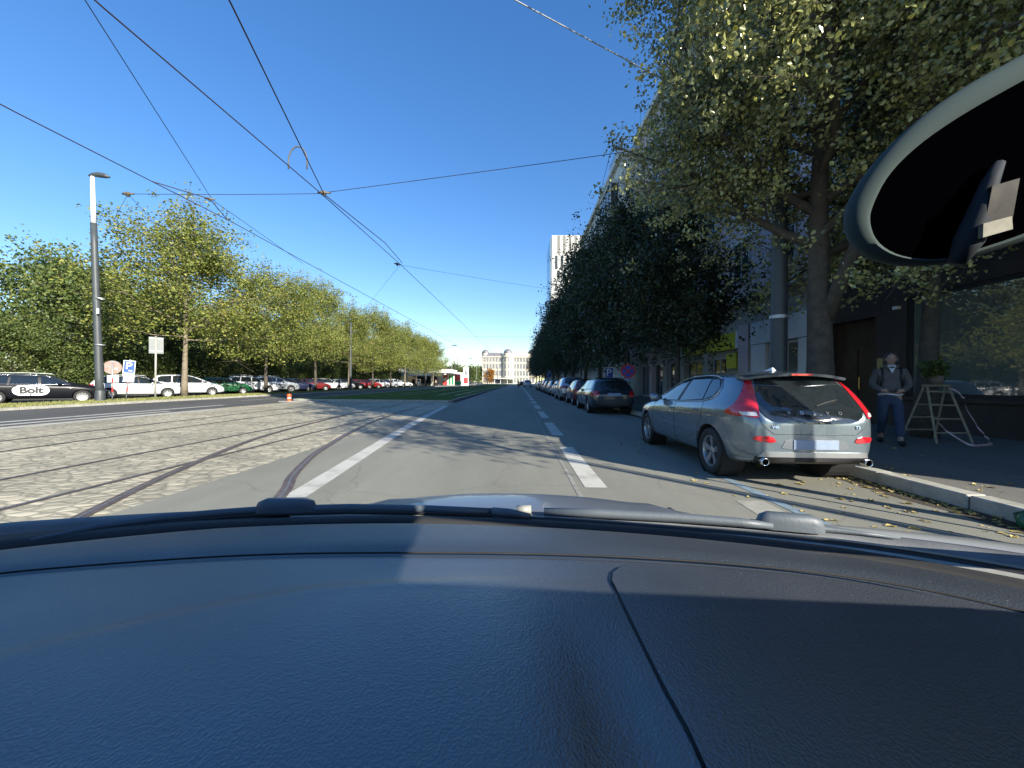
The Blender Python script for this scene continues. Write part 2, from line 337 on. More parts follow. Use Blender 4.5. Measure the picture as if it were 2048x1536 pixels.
# fallen leaves near the kerb
def fallen(name, spots, n, label, seed):
    rg = random.Random(seed); mb = MB()
    for _ in range(n):
        x0, x1, y0, y1, z = rg.choice(spots); x = rg.uniform(x0, x1); y = rg.uniform(y0, y1); s = .012 + .04 * rg.random() ** 1.7; a = rg.uniform(0, 6.28)
        t = rg.uniform(.1, .6) * s
        P = [(s, 0, 0), (.3*s, .55*s, t), (-.6*s, .4*s, 0), (-s, 0, t*.6), (-.6*s, -.45*s, .2*t), (.3*s, -.55*s, t)]
        c, d = math.cos(a), math.sin(a)
        mb.add([(x + p[0]*c - p[1]*d, y + p[0]*d + p[1]*c, z + .004 + p[2]) for p in P], [(0, 1, 2, 3), (0, 3, 4, 5)])
    o = mb.build(name, mat('fallen_leaf', (.55, .45, .14), .7, var2=(.12, .07, .03), vscale=2.2)); return tag(o, label, 'leaves', None, 'stuff')
fallen('fallen_leaves', [(2.8, 4.55, 2.4, 5.0, 0), (4.25, 4.58, 2.4, 6, 0), (4.4, 4.58, 2.4, 7, 0), (4.4, 4.58, 2.4, 7, 0), (4.1, 4.58, 2.4, 9, 0), (4.8, 7, 2.6, 9, .12), (2.0, 4.5, 3, 9, 0)], 620, 'dry yellow leaves scattered along the kerb and parking bay', 5)
# ---------------------------------------------------------------- trees
def leaf_mat(name, cols, trans=.45, rough=.45, spec=.5):
    m = bpy.data.materials.new(name); m.use_nodes = True; n = m.node_tree.nodes; l = m.node_tree.links; p = n['Principled BSDF']; out = n['Material Output']
    a = n.new('ShaderNodeAttribute'); a.attribute_name = 'tint'
    r = n.new('ShaderNodeValToRGB'); e = r.color_ramp.elements
    e[0].position = cols[0][0]; e[0].color = (*cols[0][1], 1); e[1].position = cols[-1][0]; e[1].color = (*cols[-1][1], 1)
    for (q, c) in cols[1:-1]: x = e.new(q); x.color = (*c, 1)
    l.new(a.outputs['Fac'], r.inputs[0]); l.new(r.outputs[0], p.inputs['Base Color']); p.inputs['Roughness'].default_value = rough; p.inputs['Specular IOR Level'].default_value = spec
    t = n.new('ShaderNodeBsdfTranslucent'); l.new(r.outputs[0], t.inputs[0]); mx = n.new('ShaderNodeMixShader'); mx.inputs[0].default_value = trans
    l.new(p.outputs[0], mx.inputs[1]); l.new(t.outputs[0], mx.inputs[2]); l.new(mx.outputs[0], out.inputs[0]); return m
M['bark'] = mat('bark', (.10, .085, .065), .9, var2=(.05, .042, .034), vscale=7, bump=.6, bscale=18)
M['bark_pale'] = mat('bark_pale', (.25, .21, .15), .9, var2=(.12, .10, .07), vscale=6, bump=.5, bscale=15)
M['leaf_near'] = leaf_mat('leaf_linden', [(0, (.10, .12, .045)), (.4, (.24, .26, .10)), (.8, (.44, .44, .15)), (1, (.66, .62, .12))], .22, .24, 1.0)
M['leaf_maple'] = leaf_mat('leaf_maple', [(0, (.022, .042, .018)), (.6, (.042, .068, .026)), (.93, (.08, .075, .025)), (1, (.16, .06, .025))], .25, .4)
M['leaf_row'] = leaf_mat('leaf_row', [(0, (.10, .15, .035)), (.4, (.21, .25, .05)), (.8, (.36, .35, .08)), (1, (.42, .31, .08))], .4, .5)
M['leaf_back'] = leaf_mat('leaf_back', [(0, (.05, .085, .025)), (.5, (.11, .16, .04)), (1, (.24, .25, .06))], .35, .5)
M['leaf_autumn'] = leaf_mat('leaf_autumn', [(0, (.25, .12, .02)), (1, (.5, .22, .03))], .4, .6)
def leaves_mesh(name, C, N_, size, rg, tint, spread, flat=.5):
    """C: cluster points (n,3), N_: leaves; each leaf is two triangles folded on its midrib"""
    idx = rg.integers(0, len(C), N_); c = C[idx] + rg.normal(0, 1, (N_, 3)) * spread * np.array([1, 1, .8])
    nrm = rg.normal(0, 1, (N_, 3)); nrm[:, 2] = nrm[:, 2] + flat; nrm /= np.linalg.norm(nrm, axis=1)[:, None]
    a = rg.normal(0, 1, (N_, 3)); a -= nrm * (a * nrm).sum(1)[:, None]; a /= np.linalg.norm(a, axis=1)[:, None]; b = np.cross(nrm, a)
    s = (size * (.5 + .8 * rg.random(N_)))[:, None]
    v = np.zeros((N_, 6, 3)); fold = nrm * s * .16
    v[:, 0] = c - a * s * .5; v[:, 1] = c - a * s * .12 + b * s * .40 + fold; v[:, 2] = c + a * s * .28 + b * s * .26 + fold
    v[:, 3] = c + a * s * .6; v[:, 4] = c + a * s * .28 - b * s * .26 + fold; v[:, 5] = c - a * s * .12 - b * s * .40 + fold
    me = bpy.data.meshes.new(name); me.vertices.add(6 * N_); me.vertices.foreach_set('co', v.reshape(-1))
    i = np.arange(N_) * 6; L = np.stack([i, i+3, i+2, i+1, i, i+5, i+4, i+3], 1).reshape(-1)
    me.loops.add(8 * N_); me.loops.foreach_set('vertex_index', L); me.polygons.add(2 * N_)
    me.polygons.foreach_set('loop_start', np.arange(0, 8 * N_, 4)); me.update()
    at_ = me.attributes.new('tint', 'FLOAT', 'POINT'); base = rg.random(len(C)) * .45
    tt = np.clip(base[idx] + rg.random(N_) ** 1.6 * .55 + tint, 0, 1); at_.data.foreach_set('value', np.repeat(tt, 6)); me.validate(); return me
def tree_meshes(name, seed, H, Rr, base, r0, n_leaf, size, spread=.28, limbs=16, subs=6, tint=0., top=.25, ls=.55, flat=.35, lean=(0, 0), fork=False, squash=1.0, twig=True, tw=5):
    rg = np.random.default_rng(seed); mb = MB(); C = []
    tp = [Vector((lean[0] * t**1.3 + .12 * math.sin(3 * t + seed) * t * r0 * 6, lean[1] * t**1.3 + .12 * math.cos(4 * t + seed) * t * r0 * 6, H * .92 * t)) for t in np.linspace(0, 1, 14)]
    mb.tube(tp, [r0 * (1.25 - .25 * min(1, t * 8)) * (1 - .93 * t) + .012 for t in np.linspace(0, 1, 14)], 10)
    def along(t): 
        f = t * 13; i = min(12, int(f)); return tp[i].lerp(tp[i+1], f - i)
    for k in range(limbs):
        u = (k + .5) / limbs; hz = base / H + (1 - base / H) * .86 * u ** 1.1; t = hz / .92; p0 = along(min(1, t))
        prof = math.sin(math.pi * min(1, .22 + .78 * (u * (1 - top) + top * .6))) ** .6 if u > .2 else .78 + u
        az = k * 2.4 + rg.normal(0, .35); up = .25 + .9 * u + rg.normal(0, .12); ln = Rr * min(1.0, prof) * rg.uniform(.8, 1.12)
        d = Vector((math.cos(az), math.sin(az), up)).normalized(); P = [p0]; q = p0.copy()
        for j in range(5):
            d = (d + Vector(rg.normal(0, .14, 3)) + Vector((0, 0, .05))).normalized(); q = q + d * ln / 5; P.append(q.copy())
        rr = max(.02, r0 * .42 * (1 - .6 * u)); mb.tube(P, [rr * (1 - .17 * j) for j in range(6)], 5, False)
        for s_ in range(subs):
            f = .25 + .75 * (s_ + rg.random()) / subs; j = min(4, int(f * 5)); b0 = P[j].lerp(P[j+1], f * 5 - j)
            d2 = (Vector(rg.normal(0, 1, 3)) * .75 + d * .8 + Vector((0, 0, .15))).normalized(); l2 = Rr * rg.uniform(.22, .45); Q = [b0]
            for jj in range(3):
                d2 = (d2 + Vector(rg.normal(0, .2, 3))).normalized(); Q.append(Q[-1] + d2 * l2 / 3)
            mb.tube(Q, [rr * .38, rr * .28, rr * .18, .006], 4, False)
            for jj in range(1, 4):
                C.append(tuple(Q[jj]))
                for _ in range(tw):
                    e = Q[jj] + Vector(rg.normal(0, 1, 3)) * spread * 1.7; C.append(tuple(e))
                    if twig and jj == 3: mb.tube([Q[jj], e], [.008, .004], 3, False)
        C.append(tuple(P[5]))
    C = np.array(C); C[:, 2] = base + (C[:, 2] - base) * squash; C[:, 2] = np.maximum(C[:, 2], base * .8)
    return mb.mesh(name + '_trunk', True), leaves_mesh(name + '_crown', C, n_leaf, size, rg, tint, spread * ls, flat)
def place_tree(name, meshes, loc, rz, sc, label, barkm, leafm, group=None, cat='tree'):
    t = thing(name, label, cat, loc, rz, group); t.scale = (sc[0], sc[0], sc[1]) if hasattr(sc, '__len__') else (sc, sc, sc)
    for nm, me, m in (('trunk', meshes[0], barkm), ('crown', meshes[1], leafm)):
        if not me.materials: me.materials.append(m)
        o = link(bpy.data.objects.new(nm, me)); o.parent = t
    return t
# near linden over the parking lane
nearT = tree_meshes('linden', 11, 11.5, 4.3, 3.6, .25, 165000, .072, .28, 28, 10, lean=(-.5, -.6), tw=5, ls=.42, flat=.0)
place_tree('linden_tree', nearT, (6.12, 7.9, .12), 0.0, 1.0, 'big sunlit linden with glittering leaves leaning over the silver hatchback', M['bark'], M['leaf_near'])
nearF = MB().tube([(5.93, 7.85, 2.4), (5.95, 7.5, 3.2), (6.15, 7.1, 4.3), (6.5, 6.5, 5.6), (6.8, 6.0, 6.8)], [.14, .12, .10, .07, .03], 8).build('limb', M['bark'], None, True)
nearF.parent = bpy.data.objects['linden_tree']; nearF.location = (-5.95, -7.9, -.12)
near2 = tree_meshes('linden_b', 23, 11.0, 4.0, 4.2, .2, 50000, .085, .26, 20, 8, lean=(-.3, .2), flat=0)
youngM = tree_meshes('young', 27, 8.6, 1.9, 4.9, .09, 4200, .10, .22, 12, 5)
place_tree('linden_tree', youngM, (8.3, -1.5, .12), 0, 1.0, 'young slender linden behind the camera car whose leaf shadow falls on the road', M['bark'], M['leaf_near'])
place_tree('linden_tree', near2, (8.9, 8.6, .12), 2.0, .9, 'second linden, in the shade behind the rear-view mirror at the right edge', M['bark'], M['leaf_near'])
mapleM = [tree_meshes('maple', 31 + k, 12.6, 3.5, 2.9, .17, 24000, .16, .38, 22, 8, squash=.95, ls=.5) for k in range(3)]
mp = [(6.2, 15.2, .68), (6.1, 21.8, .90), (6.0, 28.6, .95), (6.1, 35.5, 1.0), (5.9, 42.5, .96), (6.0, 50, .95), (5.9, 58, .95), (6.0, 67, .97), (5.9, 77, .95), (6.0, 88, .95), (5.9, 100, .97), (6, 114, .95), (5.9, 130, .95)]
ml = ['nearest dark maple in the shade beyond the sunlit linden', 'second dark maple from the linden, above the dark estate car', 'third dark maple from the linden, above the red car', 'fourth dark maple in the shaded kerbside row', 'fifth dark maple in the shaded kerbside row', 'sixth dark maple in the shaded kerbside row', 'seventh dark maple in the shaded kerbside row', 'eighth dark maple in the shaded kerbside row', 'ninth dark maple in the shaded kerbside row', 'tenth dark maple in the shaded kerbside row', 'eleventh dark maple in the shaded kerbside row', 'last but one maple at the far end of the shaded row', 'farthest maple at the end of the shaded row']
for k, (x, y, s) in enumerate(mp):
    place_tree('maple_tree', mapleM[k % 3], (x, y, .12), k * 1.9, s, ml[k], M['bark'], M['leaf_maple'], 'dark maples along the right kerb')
# left row along the verge
rowM = [tree_meshes('ash', 51 + k, 13.6, 5.0, 4.5, .16, 28000, .15, .40, 24, 7, ls=.55, flat=.1, top=.35, squash=.96) for k in range(3)]
rl = ['tree with a pale bare trunk behind the tall grey sign, nearest of the verge row', 'second tree of the verge row, its trunk by the white sport utility cars', 'third tree of the verge row', 'fourth tree of the verge row, beside the dark catenary pole', 'fifth tree of the verge row', 'sixth tree of the verge row', 'seventh tree of the verge row', 'eighth tree of the verge row by the second dark pole', 'ninth tree of the verge row', 'tenth and farthest tree of the verge row']
for k in range(10):
    y = 26.0 + 8.5 * k
    place_tree('verge_tree', rowM[k % 3], (-22.95, y, .1), 1.0 + k * 2.1, ((.90 + .06 * math.sin(k * 2)) * (1.2 if k == 0 else 1), .79 + .05 * math.cos(k * 3)), rl[k], M['bark_pale'] if k == 0 else M['bark'], M['leaf_row'], 'trees standing in a row on the left verge')
# woods behind the parked cars: each tree a thing
backM = [tree_meshes('oak', 71 + k, 12.5, 5.2, .9, .2, 15000, .26, .55, 22, 7, top=.3) for k in range(3)]
bp = []
rnd = random.Random(8)
for row, (x0, h) in enumerate(((-33, .70), (-40, .86))):
    for j in range(15):
        bp.append((x0 + rnd.uniform(-1.2, 1.2), 13 + row * 3 + 7.4 * j + rnd.uniform(-1, 1), h * rnd.uniform(.9, 1.08)))
bl = ['front', 'rear']
ordn = ['first', 'second', 'third', 'fourth', 'fifth', 'sixth', 'seventh', 'eighth', 'ninth', 'tenth', 'eleventh', 'twelfth', 'thirteenth', 'fourteenth', 'fifteenth', 'sixteenth']
for k, (x, y, s) in enumerate(bp):
    if y > 96: continue
    place_tree('park_tree', backM[k % 3], (x, y, 0), k * 1.3, s, '%s dense tree from the left in the %s rank of the wood' % (ordn[k % 15], bl[k // 15]), M['bark'], M['leaf_back'], 'green trees of the wood behind the car park')
farM = [tree_meshes('far_tree', 91 + k, 10, 4.6, .8, .2, 4500, .55, .6, 16, 5, twig=False) for k in range(2)]
fp = []
for k in range(16): fp.append((-64 + 2.0 * k + rnd.uniform(-1, 1), 150 + k + rnd.uniform(0, 20), 1.25 - .045 * k + rnd.uniform(-.08, .08)))
for k in range(8): fp.append((-52 + 3.4 * k, 250 + rnd.uniform(0, 20), rnd.uniform(.9, 1.1)))
for k, (x, y, s) in enumerate(fp):
    place_tree('distant_tree', farM[k % 2], (x, y, 0), k * 1.1, s, ('%s round green tree from the left behind the petrol station' % ordn[k]) if k < 16 else ('%s distant tree from the left in front of the horizon beside the palace' % ordn[k - 16]), M['bark'], M['leaf_back'], 'distant trees beyond the petrol station')
autumnM = tree_meshes('autumn', 99, 9, 4.0, .8, .15, 3500, .5, .5, 14, 5, twig=False)
place_tree('orange_tree', autumnM, (-17.8, 232, 0), 0, .9, 'small orange autumn tree in front of the pale domed building', M['bark'], M['leaf_autumn'])
bw = ['leafy', 'round', 'dense', 'spreading']
for k in range(22):
    y = 11 + 4.0 * k
    place_tree('bush', backM[k % 3], (-31.2 + rnd.uniform(-.5, .5), y, 0), k * 2.0, (.42, .33 + .05 * math.sin(k)), 'low %s bush behind the angled cars, number %s from the left edge' % (bw[k % 4], (ordn + ['seventeenth', 'eighteenth', 'nineteenth', 'twentieth', 'twenty-first', 'twenty-second'])[k]), M['bark'], M['leaf_back'], 'bushes under the trees of the wood', 'bush')
# ---------------------------------------------------------------- cars
def interp(P, y): return float(np.interp(y, [p[0] for p in P], [p[1] for p in P]))
def car_body_mesh(S):
    bm = bmesh.new(); rows = []
    for y in S['ys']:
        zt = interp(S['top'], y); zb = interp(S['bot'], y); w_ = interp(S['plan'], y); zl = min(interp(S['belt'], y), zt - .05)
        c = max(0, min(1, (zt - zl) / .45)); wr = w_ * (.93 - S.get('tumble', .22) * c)
        zm = zb + (zl - zb) * .5
        pts = [(0, zb), (w_ * .7, zb), (w_ * .93, zb + .02), (w_ * .985, zb + .16), (w_ * 1.0, zm), (w_ * 1.0, zl - .11), (w_ * .955, zl - .015), ((w_*.94+wr)/2, zl + (zt - .05 - zl) * .5), (wr, zt - .045 - .02 * c), (wr * .72, zt - .008), (wr * .35, zt + .004), (0, zt + .008)]
        row = [bm.verts.new((x, y, z)) for x, z in pts]; lf = [row[0]] + [bm.verts.new((-x, y, z)) for x, z in pts[1:-1]] + [row[-1]]
        rows.append((row, lf))
    n = len(rows[0][0])
    for i in range(len(rows) - 1):
        for s_ in (0, 1):
            a, b = rows[i][s_], rows[i+1][s_]
            for k in range(n - 1):
                f = (a[k], a[k+1], b[k+1], b[k]); bm.faces.new(f if s_ == 0 else f[::-1])
    for e in (0, -1):
        r_, l_ = rows[e]
        for k in range(n - 1):
            vs = [r_[k], r_[k+1], l_[k+1], l_[k]]; u = []
            [u.append(v) for v in vs if v not in u]
            if len(u) > 2: bm.faces.new(u)
    bmesh.ops.recalc_face_normals(bm, faces=bm.faces); me = bpy.data.meshes.new('body'); bm.to_mesh(me); bm.free(); return me
def evalmesh(o, name):
    dg = bpy.context.evaluated_depsgraph_get(); dg.update(); me = bpy.data.meshes.new_from_object(o.evaluated_get(dg)); me.name = name; return me
def make_body(S):
    me = car_body_mesh(S); o = link(bpy.data.objects.new('tmp', me)); m = o.modifiers.new('s', 'SUBSURF'); m.levels = 2
    full = evalmesh(o, 'full'); bm = bmesh.new(); bm.from_mesh(full); bvh = BVHTree.FromBMesh(bm); bm.free()
    cut = MB()
    for y in (S['ax'][0], S['ax'][1]):
        for s_ in (-1, 1):
            Mx = Matrix.Translation((s_ * .55, y, S['wr'] + .01)) @ Matrix.Rotation(R(90), 4, 'Y')
            cut.prism([(math.cos(t) * S['ar'], math.sin(t) * S['ar']) for t in np.linspace(0, 2*math.pi, 33)[:-1]], 1.0 * s_ + .0, Mx)
    co = link(bpy.data.objects.new('cut', cut.mesh('cut'))); b = o.modifiers.new('b', 'BOOLEAN'); b.object = co; b.operation = 'DIFFERENCE'; b.solver = 'EXACT'
    out = evalmesh(o, 'body'); bpy.data.objects.remove(o); bpy.data.objects.remove(co)
    out.polygons.foreach_set('use_smooth', [True] * len(out.polygons)); out.set_sharp_from_angle(angle=R(38)); return out, bvh
AX = {'L': ((0, 1, 0), (0, 0, 1), (1, 0, 0), (-3, 0, 0)), 'R': ((0, 1, 0), (0, 0, 1), (-1, 0, 0), (3, 0, 0)), 'B': ((1, 0, 0), (0, 0, 1), (0, 1, 0), (0, -3, 0)), 'F': ((1, 0, 0), (0, 0, 1), (0, -1, 0), (0, 9, 0)), 'T': ((1, 0, 0), (0, 1, 0), (0, 0, -1), (0, 0, 4))}
def proj(bvh, mode, u, v, off=.006):
    U, V, D, O = [Vector(q) for q in AX[mode]]; p = O + U * u + V * v
    h = bvh.ray_cast(p, D)
    if h[0] is None: h = bvh.find_nearest(p + D * 2.2 if mode in 'LR' else p + D * 3.2)
    nn = h[1] if h[1].dot(D) < 0 else -h[1]
    return h[0] + nn * off
def smooth_poly(P, it=2):
    for _ in range(it):
        Q = []
        for i in range(len(P)):
            a, b = P[i], P[(i+1) % len(P)]
            Q += [(a[0]*.75+b[0]*.25, a[1]*.75+b[1]*.25), (a[0]*.25+b[0]*.75, a[1]*.25+b[1]*.75)]
        P = Q
    return P
def decal(bvh, poly, mode, off=.006, cell=.07, name='panel', m=None, sm=0):
    if sm: poly = smooth_poly(poly, sm)
    bm = bmesh.new(); bm.faces.new([bm.verts.new((p[0], p[1], 0)) for p in poly])
    us = [p[0] for p in poly]; vs = [p[1] for p in poly]
    cell = min(cell, .045); bmesh.ops.triangulate(bm, faces=bm.faces[:], ngon_method='EAR_CLIP')
    for ax, lo, hi in ((0, min(us), max(us)), (1, min(vs), max(vs))):
        n = int((hi - lo) / cell)
        for k in range(1, n + 1):
            c = lo + (hi - lo) * k / (n + 1); co = [0, 0, 0]; no = [0, 0, 0]; co[ax] = c; no[ax] = 1
            bmesh.ops.bisect_plane(bm, geom=bm.verts[:] + bm.edges[:] + bm.faces[:], plane_co=co, plane_no=no)
    bmesh.ops.triangulate(bm, faces=[f for f in bm.faces if len(f.verts) > 4])
    for v in bm.verts: v.co = proj(bvh, mode, v.co.x, v.co.y, off)
    # rim skirt so that the panel has thickness
    D = Vector(AX[mode][2]); be = [e for e in bm.edges if e.is_boundary]
    r = bmesh.ops.extrude_edge_only(bm, edges=be); 
    for v in [g for g in r['geom'] if isinstance(g, bmesh.types.BMVert)]: v.co += D * (off + .012)
    bmesh.ops.recalc_face_normals(bm, faces=bm.faces)
    me = bpy.data.meshes.new(name); bm.to_mesh(me); bm.free(); me.polygons.foreach_set('use_smooth', [True] * len(me.polygons)); me.set_sharp_from_angle(angle=R(50))
    if m: me.materials.append(m)
    return me
def ptube(bvh, path, mode, rad, off=.004, closed=False, step=.05, mb=None):
    P = list(path) + ([path[0]] if closed else []); Q = []
    for a, b in zip(P[:-1], P[1:]):
        n = max(1, int(math.hypot(b[0]-a[0], b[1]-a[1]) / step))
        Q += [proj(bvh, mode, a[0] + (b[0]-a[0])*k/n, a[1] + (b[1]-a[1])*k/n, off) for k in range(n)]
    Q.append(proj(bvh, mode, P[-1][0], P[-1][1], off)); mb = mb or MB(); mb.tube(Q, rad, 5); return mb
def mir(me):
    m2 = me.copy(); m2.transform(Matrix.Scale(-1, 4, (1, 0, 0))); m2.flip_normals(); return m2
# wheel
def wheel_meshes(r, wd, rim, spokes=5, style=0):
    t = MB(); hw = wd / 2; t.lathe([(rim, -hw*.8), (rim+.02, -hw), (r-.03, -hw), (r-.008, -hw*.85), (r, -hw*.5), (r, hw*.5), (r-.008, hw*.85), (r-.03, hw), (rim+.015, hw), (rim, hw*.85)], 36)
    ty = t.mesh('tyre', True); q = MB()
    q.lathe([(rim+.002, hw*.86), (rim-.012, hw*.84), (rim-.02, hw*.6), (rim-.03, -hw*.5)], 36)
    for k in range(spokes):
        a = 2*math.pi*k/spokes; Mx = Matrix.Rotation(a, 4, 'Z')
        w0, w1 = (.030, .040) if style == 0 else (.018, .022)
        for dx in ((0,) if style == 0 else (-.022, .022)):
            vs = [(.02, -w0+dx, hw*.55), (rim-.012, -w1+dx*1.6, hw*.72), (rim-.012, w1+dx*1.6, hw*.72), (.02, w0+dx, hw*.55)]; vs = vs + [(x, y, z - .03) for x, y, z in vs]
            q.add([Mx @ Vector(v) for v in vs], [(0,1,2,3), (7,6,5,4), (0,4,5,1), (1,5,6,2), (2,6,7,3), (3,7,4,0)])
    q.lathe([(0.0, hw*.70), (.03, hw*.69), (.055, hw*.60), (.06, hw*.3)], 16)
    ri = q.mesh('rim', True, 35); d = MB(); d.lathe([(0, hw*.15), (rim-.02, hw*.15)], 24); d.lathe([(rim * .62, hw*.2), (rim*.62, hw*.3), (.05, hw*.3)], 24); return ty, ri, d.mesh('brake_disc')
M['well'] = mat('wheel_well', (.012, .012, .012), .9)
WM = {}
def add_wheels(root, S):
    key = (S['wr'], S.get('spk', 5), S.get('sty', 0))
    if key not in WM:
        WM[key] = wheel_meshes(S['wr'], .205, S['wr'] * .66, key[1], key[2]); WM[key][0].materials.append(M['rubber']); WM[key][1].materials.append(M['alloy']); WM[key][2].materials.append(M['well'])
    for y in S['ax']:
        for s_ in (-1, 1):
            e = link(bpy.data.objects.new('wheel', None)); e.parent = root; e.location = (s_ * (interp(S['plan'], y) - .125), y, S['wr']); e.rotation_euler = (0, R(90) * s_, 0)
            for me in WM[key]: mobj(me.name, me, None, e)
def build_car(S, body_m):
    root = link(bpy.data.objects.new(S['name'], None)); bme, bvh = make_body(S); S['bvh'] = bvh
    b = mobj('body', bme, body_m, root)
    for y in S['ax']:
        for s_ in (-1, 1):
            liner = MB()
            Mx = Matrix.Translation((s_ * (interp(S['plan'], y) - .03), y, S['wr'] + .01)) @ Matrix.Rotation(R(90) * s_, 4, 'Y'); r = S['ar'] - .004
            liner.lathe([(r, 0), (r, -.30), (.02, -.30)], 28, Mx); liner.build('wheel_arch_liner', M['well'], root)
    if S.get('surround') or S.get('trim'):
        me = decal(bvh, S['trim'], 'R', .0035, .05, 'window_surround', M['black'], 0); mobj('window_surround', me, None, root); mobj('window_surround', mir(me), None, root)
    for nm, k, m in (('window', 'win', M['glass']), ('taillight', 'tl_side', M['red_lens']), ('headlight', 'hl_side', M['clear_lens'])):
        for P in S.get(k, []):
            me = decal(bvh, P, 'R', .007, .05, nm, m, S.get('wsm', 0) if nm == 'window' else 1); mobj(nm, me, None, root); mobj(nm, mir(me), None, root)
    for nm, k, mode, m in (('rear_window', 'rw', 'B', M['glass']), ('windscreen', 'ws', 'T', M['glass']), ('licence_plate', 'plate', 'B', M['plate']), ('front_plate', 'fplate', 'F', M['plate']), ('grille', 'grille', 'F', M['black']), ('bumper_trim', 'btrim', 'B', M['black']), ('brake_light', 'bl', 'B', M['red_lens']), ('sill_trim', 'sill', 'R', M['black'])):
        for P in S.get(k, []): 
            me = decal(bvh, P, mode, .010 if nm == 'licence_plate' else .006, .08, nm, m, 0 if 'plate' in nm else 1); mobj(nm, me, None, root)
            if mode == 'R': mobj(nm, mir(me), None, root)
    for nm, k, mode, m in (('taillight', 'tl', 'B', M['red_lens']), ('headlight', 'hl', 'F', M['clear_lens']), ('reflector', 'refl', 'B', M['red_lens'])):
        for P in S.get(k, []):
            me = decal(bvh, P, mode, .007, .06, nm, m, 1); mobj(nm, me, None, root); mobj(nm, mir(me), None, root)
    sm_ = MB()
    for P in S.get('seams', []): ptube(bvh, P, 'R', .004, .0, mb=sm_); ptube(bvh, P, 'L', .004, .0, mb=sm_)
    for P in S.get('seams_b', []): ptube(bvh, P, 'B', .004, .0, mb=sm_)
    if sm_.v: sm_.build('panel_gap', M['black'], root)
    if S.get('trim'):
        for mode in 'LR': ptube(bvh, S['trim'], mode, S.get('trw', .007), .006, True).build('window_trim', S.get('trimm', M['chrome']), root, True)
    for (y, z) in S.get('handles', []):
        for mode, s_ in (('R', 1), ('L', -1)):
            p = proj(bvh, mode, y, z, .02); h = MB(); h.tube([(p.x - s_*.02, p.y - .09, p.z), (p.x, p.y - .07, p.z + .004), (p.x + s_*.004, p.y, p.z + .006), (p.x, p.y + .06, p.z + .002), (p.x - s_*.02, p.y + .08, p.z - .002)], [.008, .013, .014, .012, .008], 6)
            h.build('door_handle', body_m, root, True)
    y, z = S['mirror']
    for mode, s_ in (('R', 1), ('L', -1)):
        p = proj(bvh, mode, y, z, 0); h = MB(); x = p.x
        rings = [(.00, .02, .03), (.05, .05, .05), (.10, .06, .085), (.17, .055, .085), (.21, .03, .05)]
        pts = []; 
        for dx, a, bb in rings:
            pts.append([(x + s_*dx, y - .02 + a*math.cos(t), z + .06 + bb*math.sin(t)) for t in np.linspace(0, 2*math.pi, 11)[:-1]])
        vs = sum(pts, []); n = 10; fs = [(i*n+k, i*n+(k+1)%n, (i+1)*n+(k+1)%n, (i+1)*n+k) for i in range(4) for k in range(n)] + [tuple(range(n)), tuple(range(4*n, 5*n))]
        h.add(vs, fs).build('wing_mirror', body_m, root, True)
    if S.get('rails'):
        y0, y1, x0, z0 = S['rails']
        for s_ in (1, -1): MB().tube([(s_*x0, y0, z0 - .05), (s_*x0, y0 + .12, z0), (s_*x0, (y0+y1)/2, z0 + .02), (s_*x0, y1 - .12, z0 - .01), (s_*x0, y1, z0 - .07)], .014, 6).build('roof_rail', S.get('railm', M['galv']), root, True)
    add_wheels(root, S); return root
# --- specifications (y = metres from the rear bumper)
def std(L, W, H, top, belt, **k):
    h = W / 2
    d = dict(top=top, belt=belt, bot=[(0, .34), (.35, .24), (L - .4, .22), (L, .30)],
             plan=k.pop('plan', None) or [(0, h*.76), (.07, h*.88), (.30, h*.965), (.8, h), (L*.5, h), (L*.82, h*.99), (L - .35, h*.90), (L - .12, h*.76), (L, h*.55)])
    d.update(k); d['ys'] = sorted(set([round(p[0], 3) for p in top] + [.15, L*.45, L*.6, L - .5])); return d
HATCH = std(4.37, 1.80, 1.44, [(0, .80), (.05, .93), (.12, 1.02), (.26, 1.20), (.40, 1.37), (.62, 1.415), (1.1, 1.44), (1.8, 1.435), (2.3, 1.37), (2.7, 1.20), (3.1, 1.01), (3.5, .94), (3.95, .85), (4.25, .70), (4.37, .56)],
    [(0, .78), (.10, .94), (.3, 1.0), (.9, .99), (1.6, .96), (3.0, .90), (4.0, .80), (4.37, .52)], plan=[(0, .60), (.07, .72), (.22, .80), (.5, .87), (.9, .895), (2.2, .90), (3.5, .89), (4.02, .81), (4.25, .68), (4.37, .50)], name='silver_hatchback', wsm=0, surround=1, ax=(.80, 3.45), wr=.325, ar=.365, tumble=.235,
    win=[[(2.90, .955), (2.62, 1.15), (2.30, 1.285), (2.02, 1.335), (1.90, 1.335), (1.98, .975)], [(1.85, .975), (1.79, 1.345), (1.35, 1.355), (1.18, 1.345), (1.10, 1.03)], [(1.06, 1.03), (1.13, 1.34), (.92, 1.30), (.80, 1.20), (.84, 1.09)]],
    trim=[(2.98, .945), (2.64, 1.17), (2.32, 1.305), (2.0, 1.36), (1.4, 1.38), (1.1, 1.365), (.88, 1.32), (.765, 1.22), (.77, 1.11), (.86, 1.045), (1.1, 1.00), (1.9, .955)],
    seams=[[(1.98, .95), (1.96, .50), (1.90, .30)], [(1.02, .99), (1.0, .75), (1.12, .60), (1.18, .30)], [(2.98, .92), (3.04, .70), (3.02, .35)], [(1.18, .29), (3.02, .29)]],
    seams_b=[[(-.66, .90), (-.60, .76), (-.48, .66), (.48, .66), (.60, .76), (.66, .90)]],
    handles=[(1.22, .87), (2.12, .84)], mirror=(2.72, .93), spk=5)
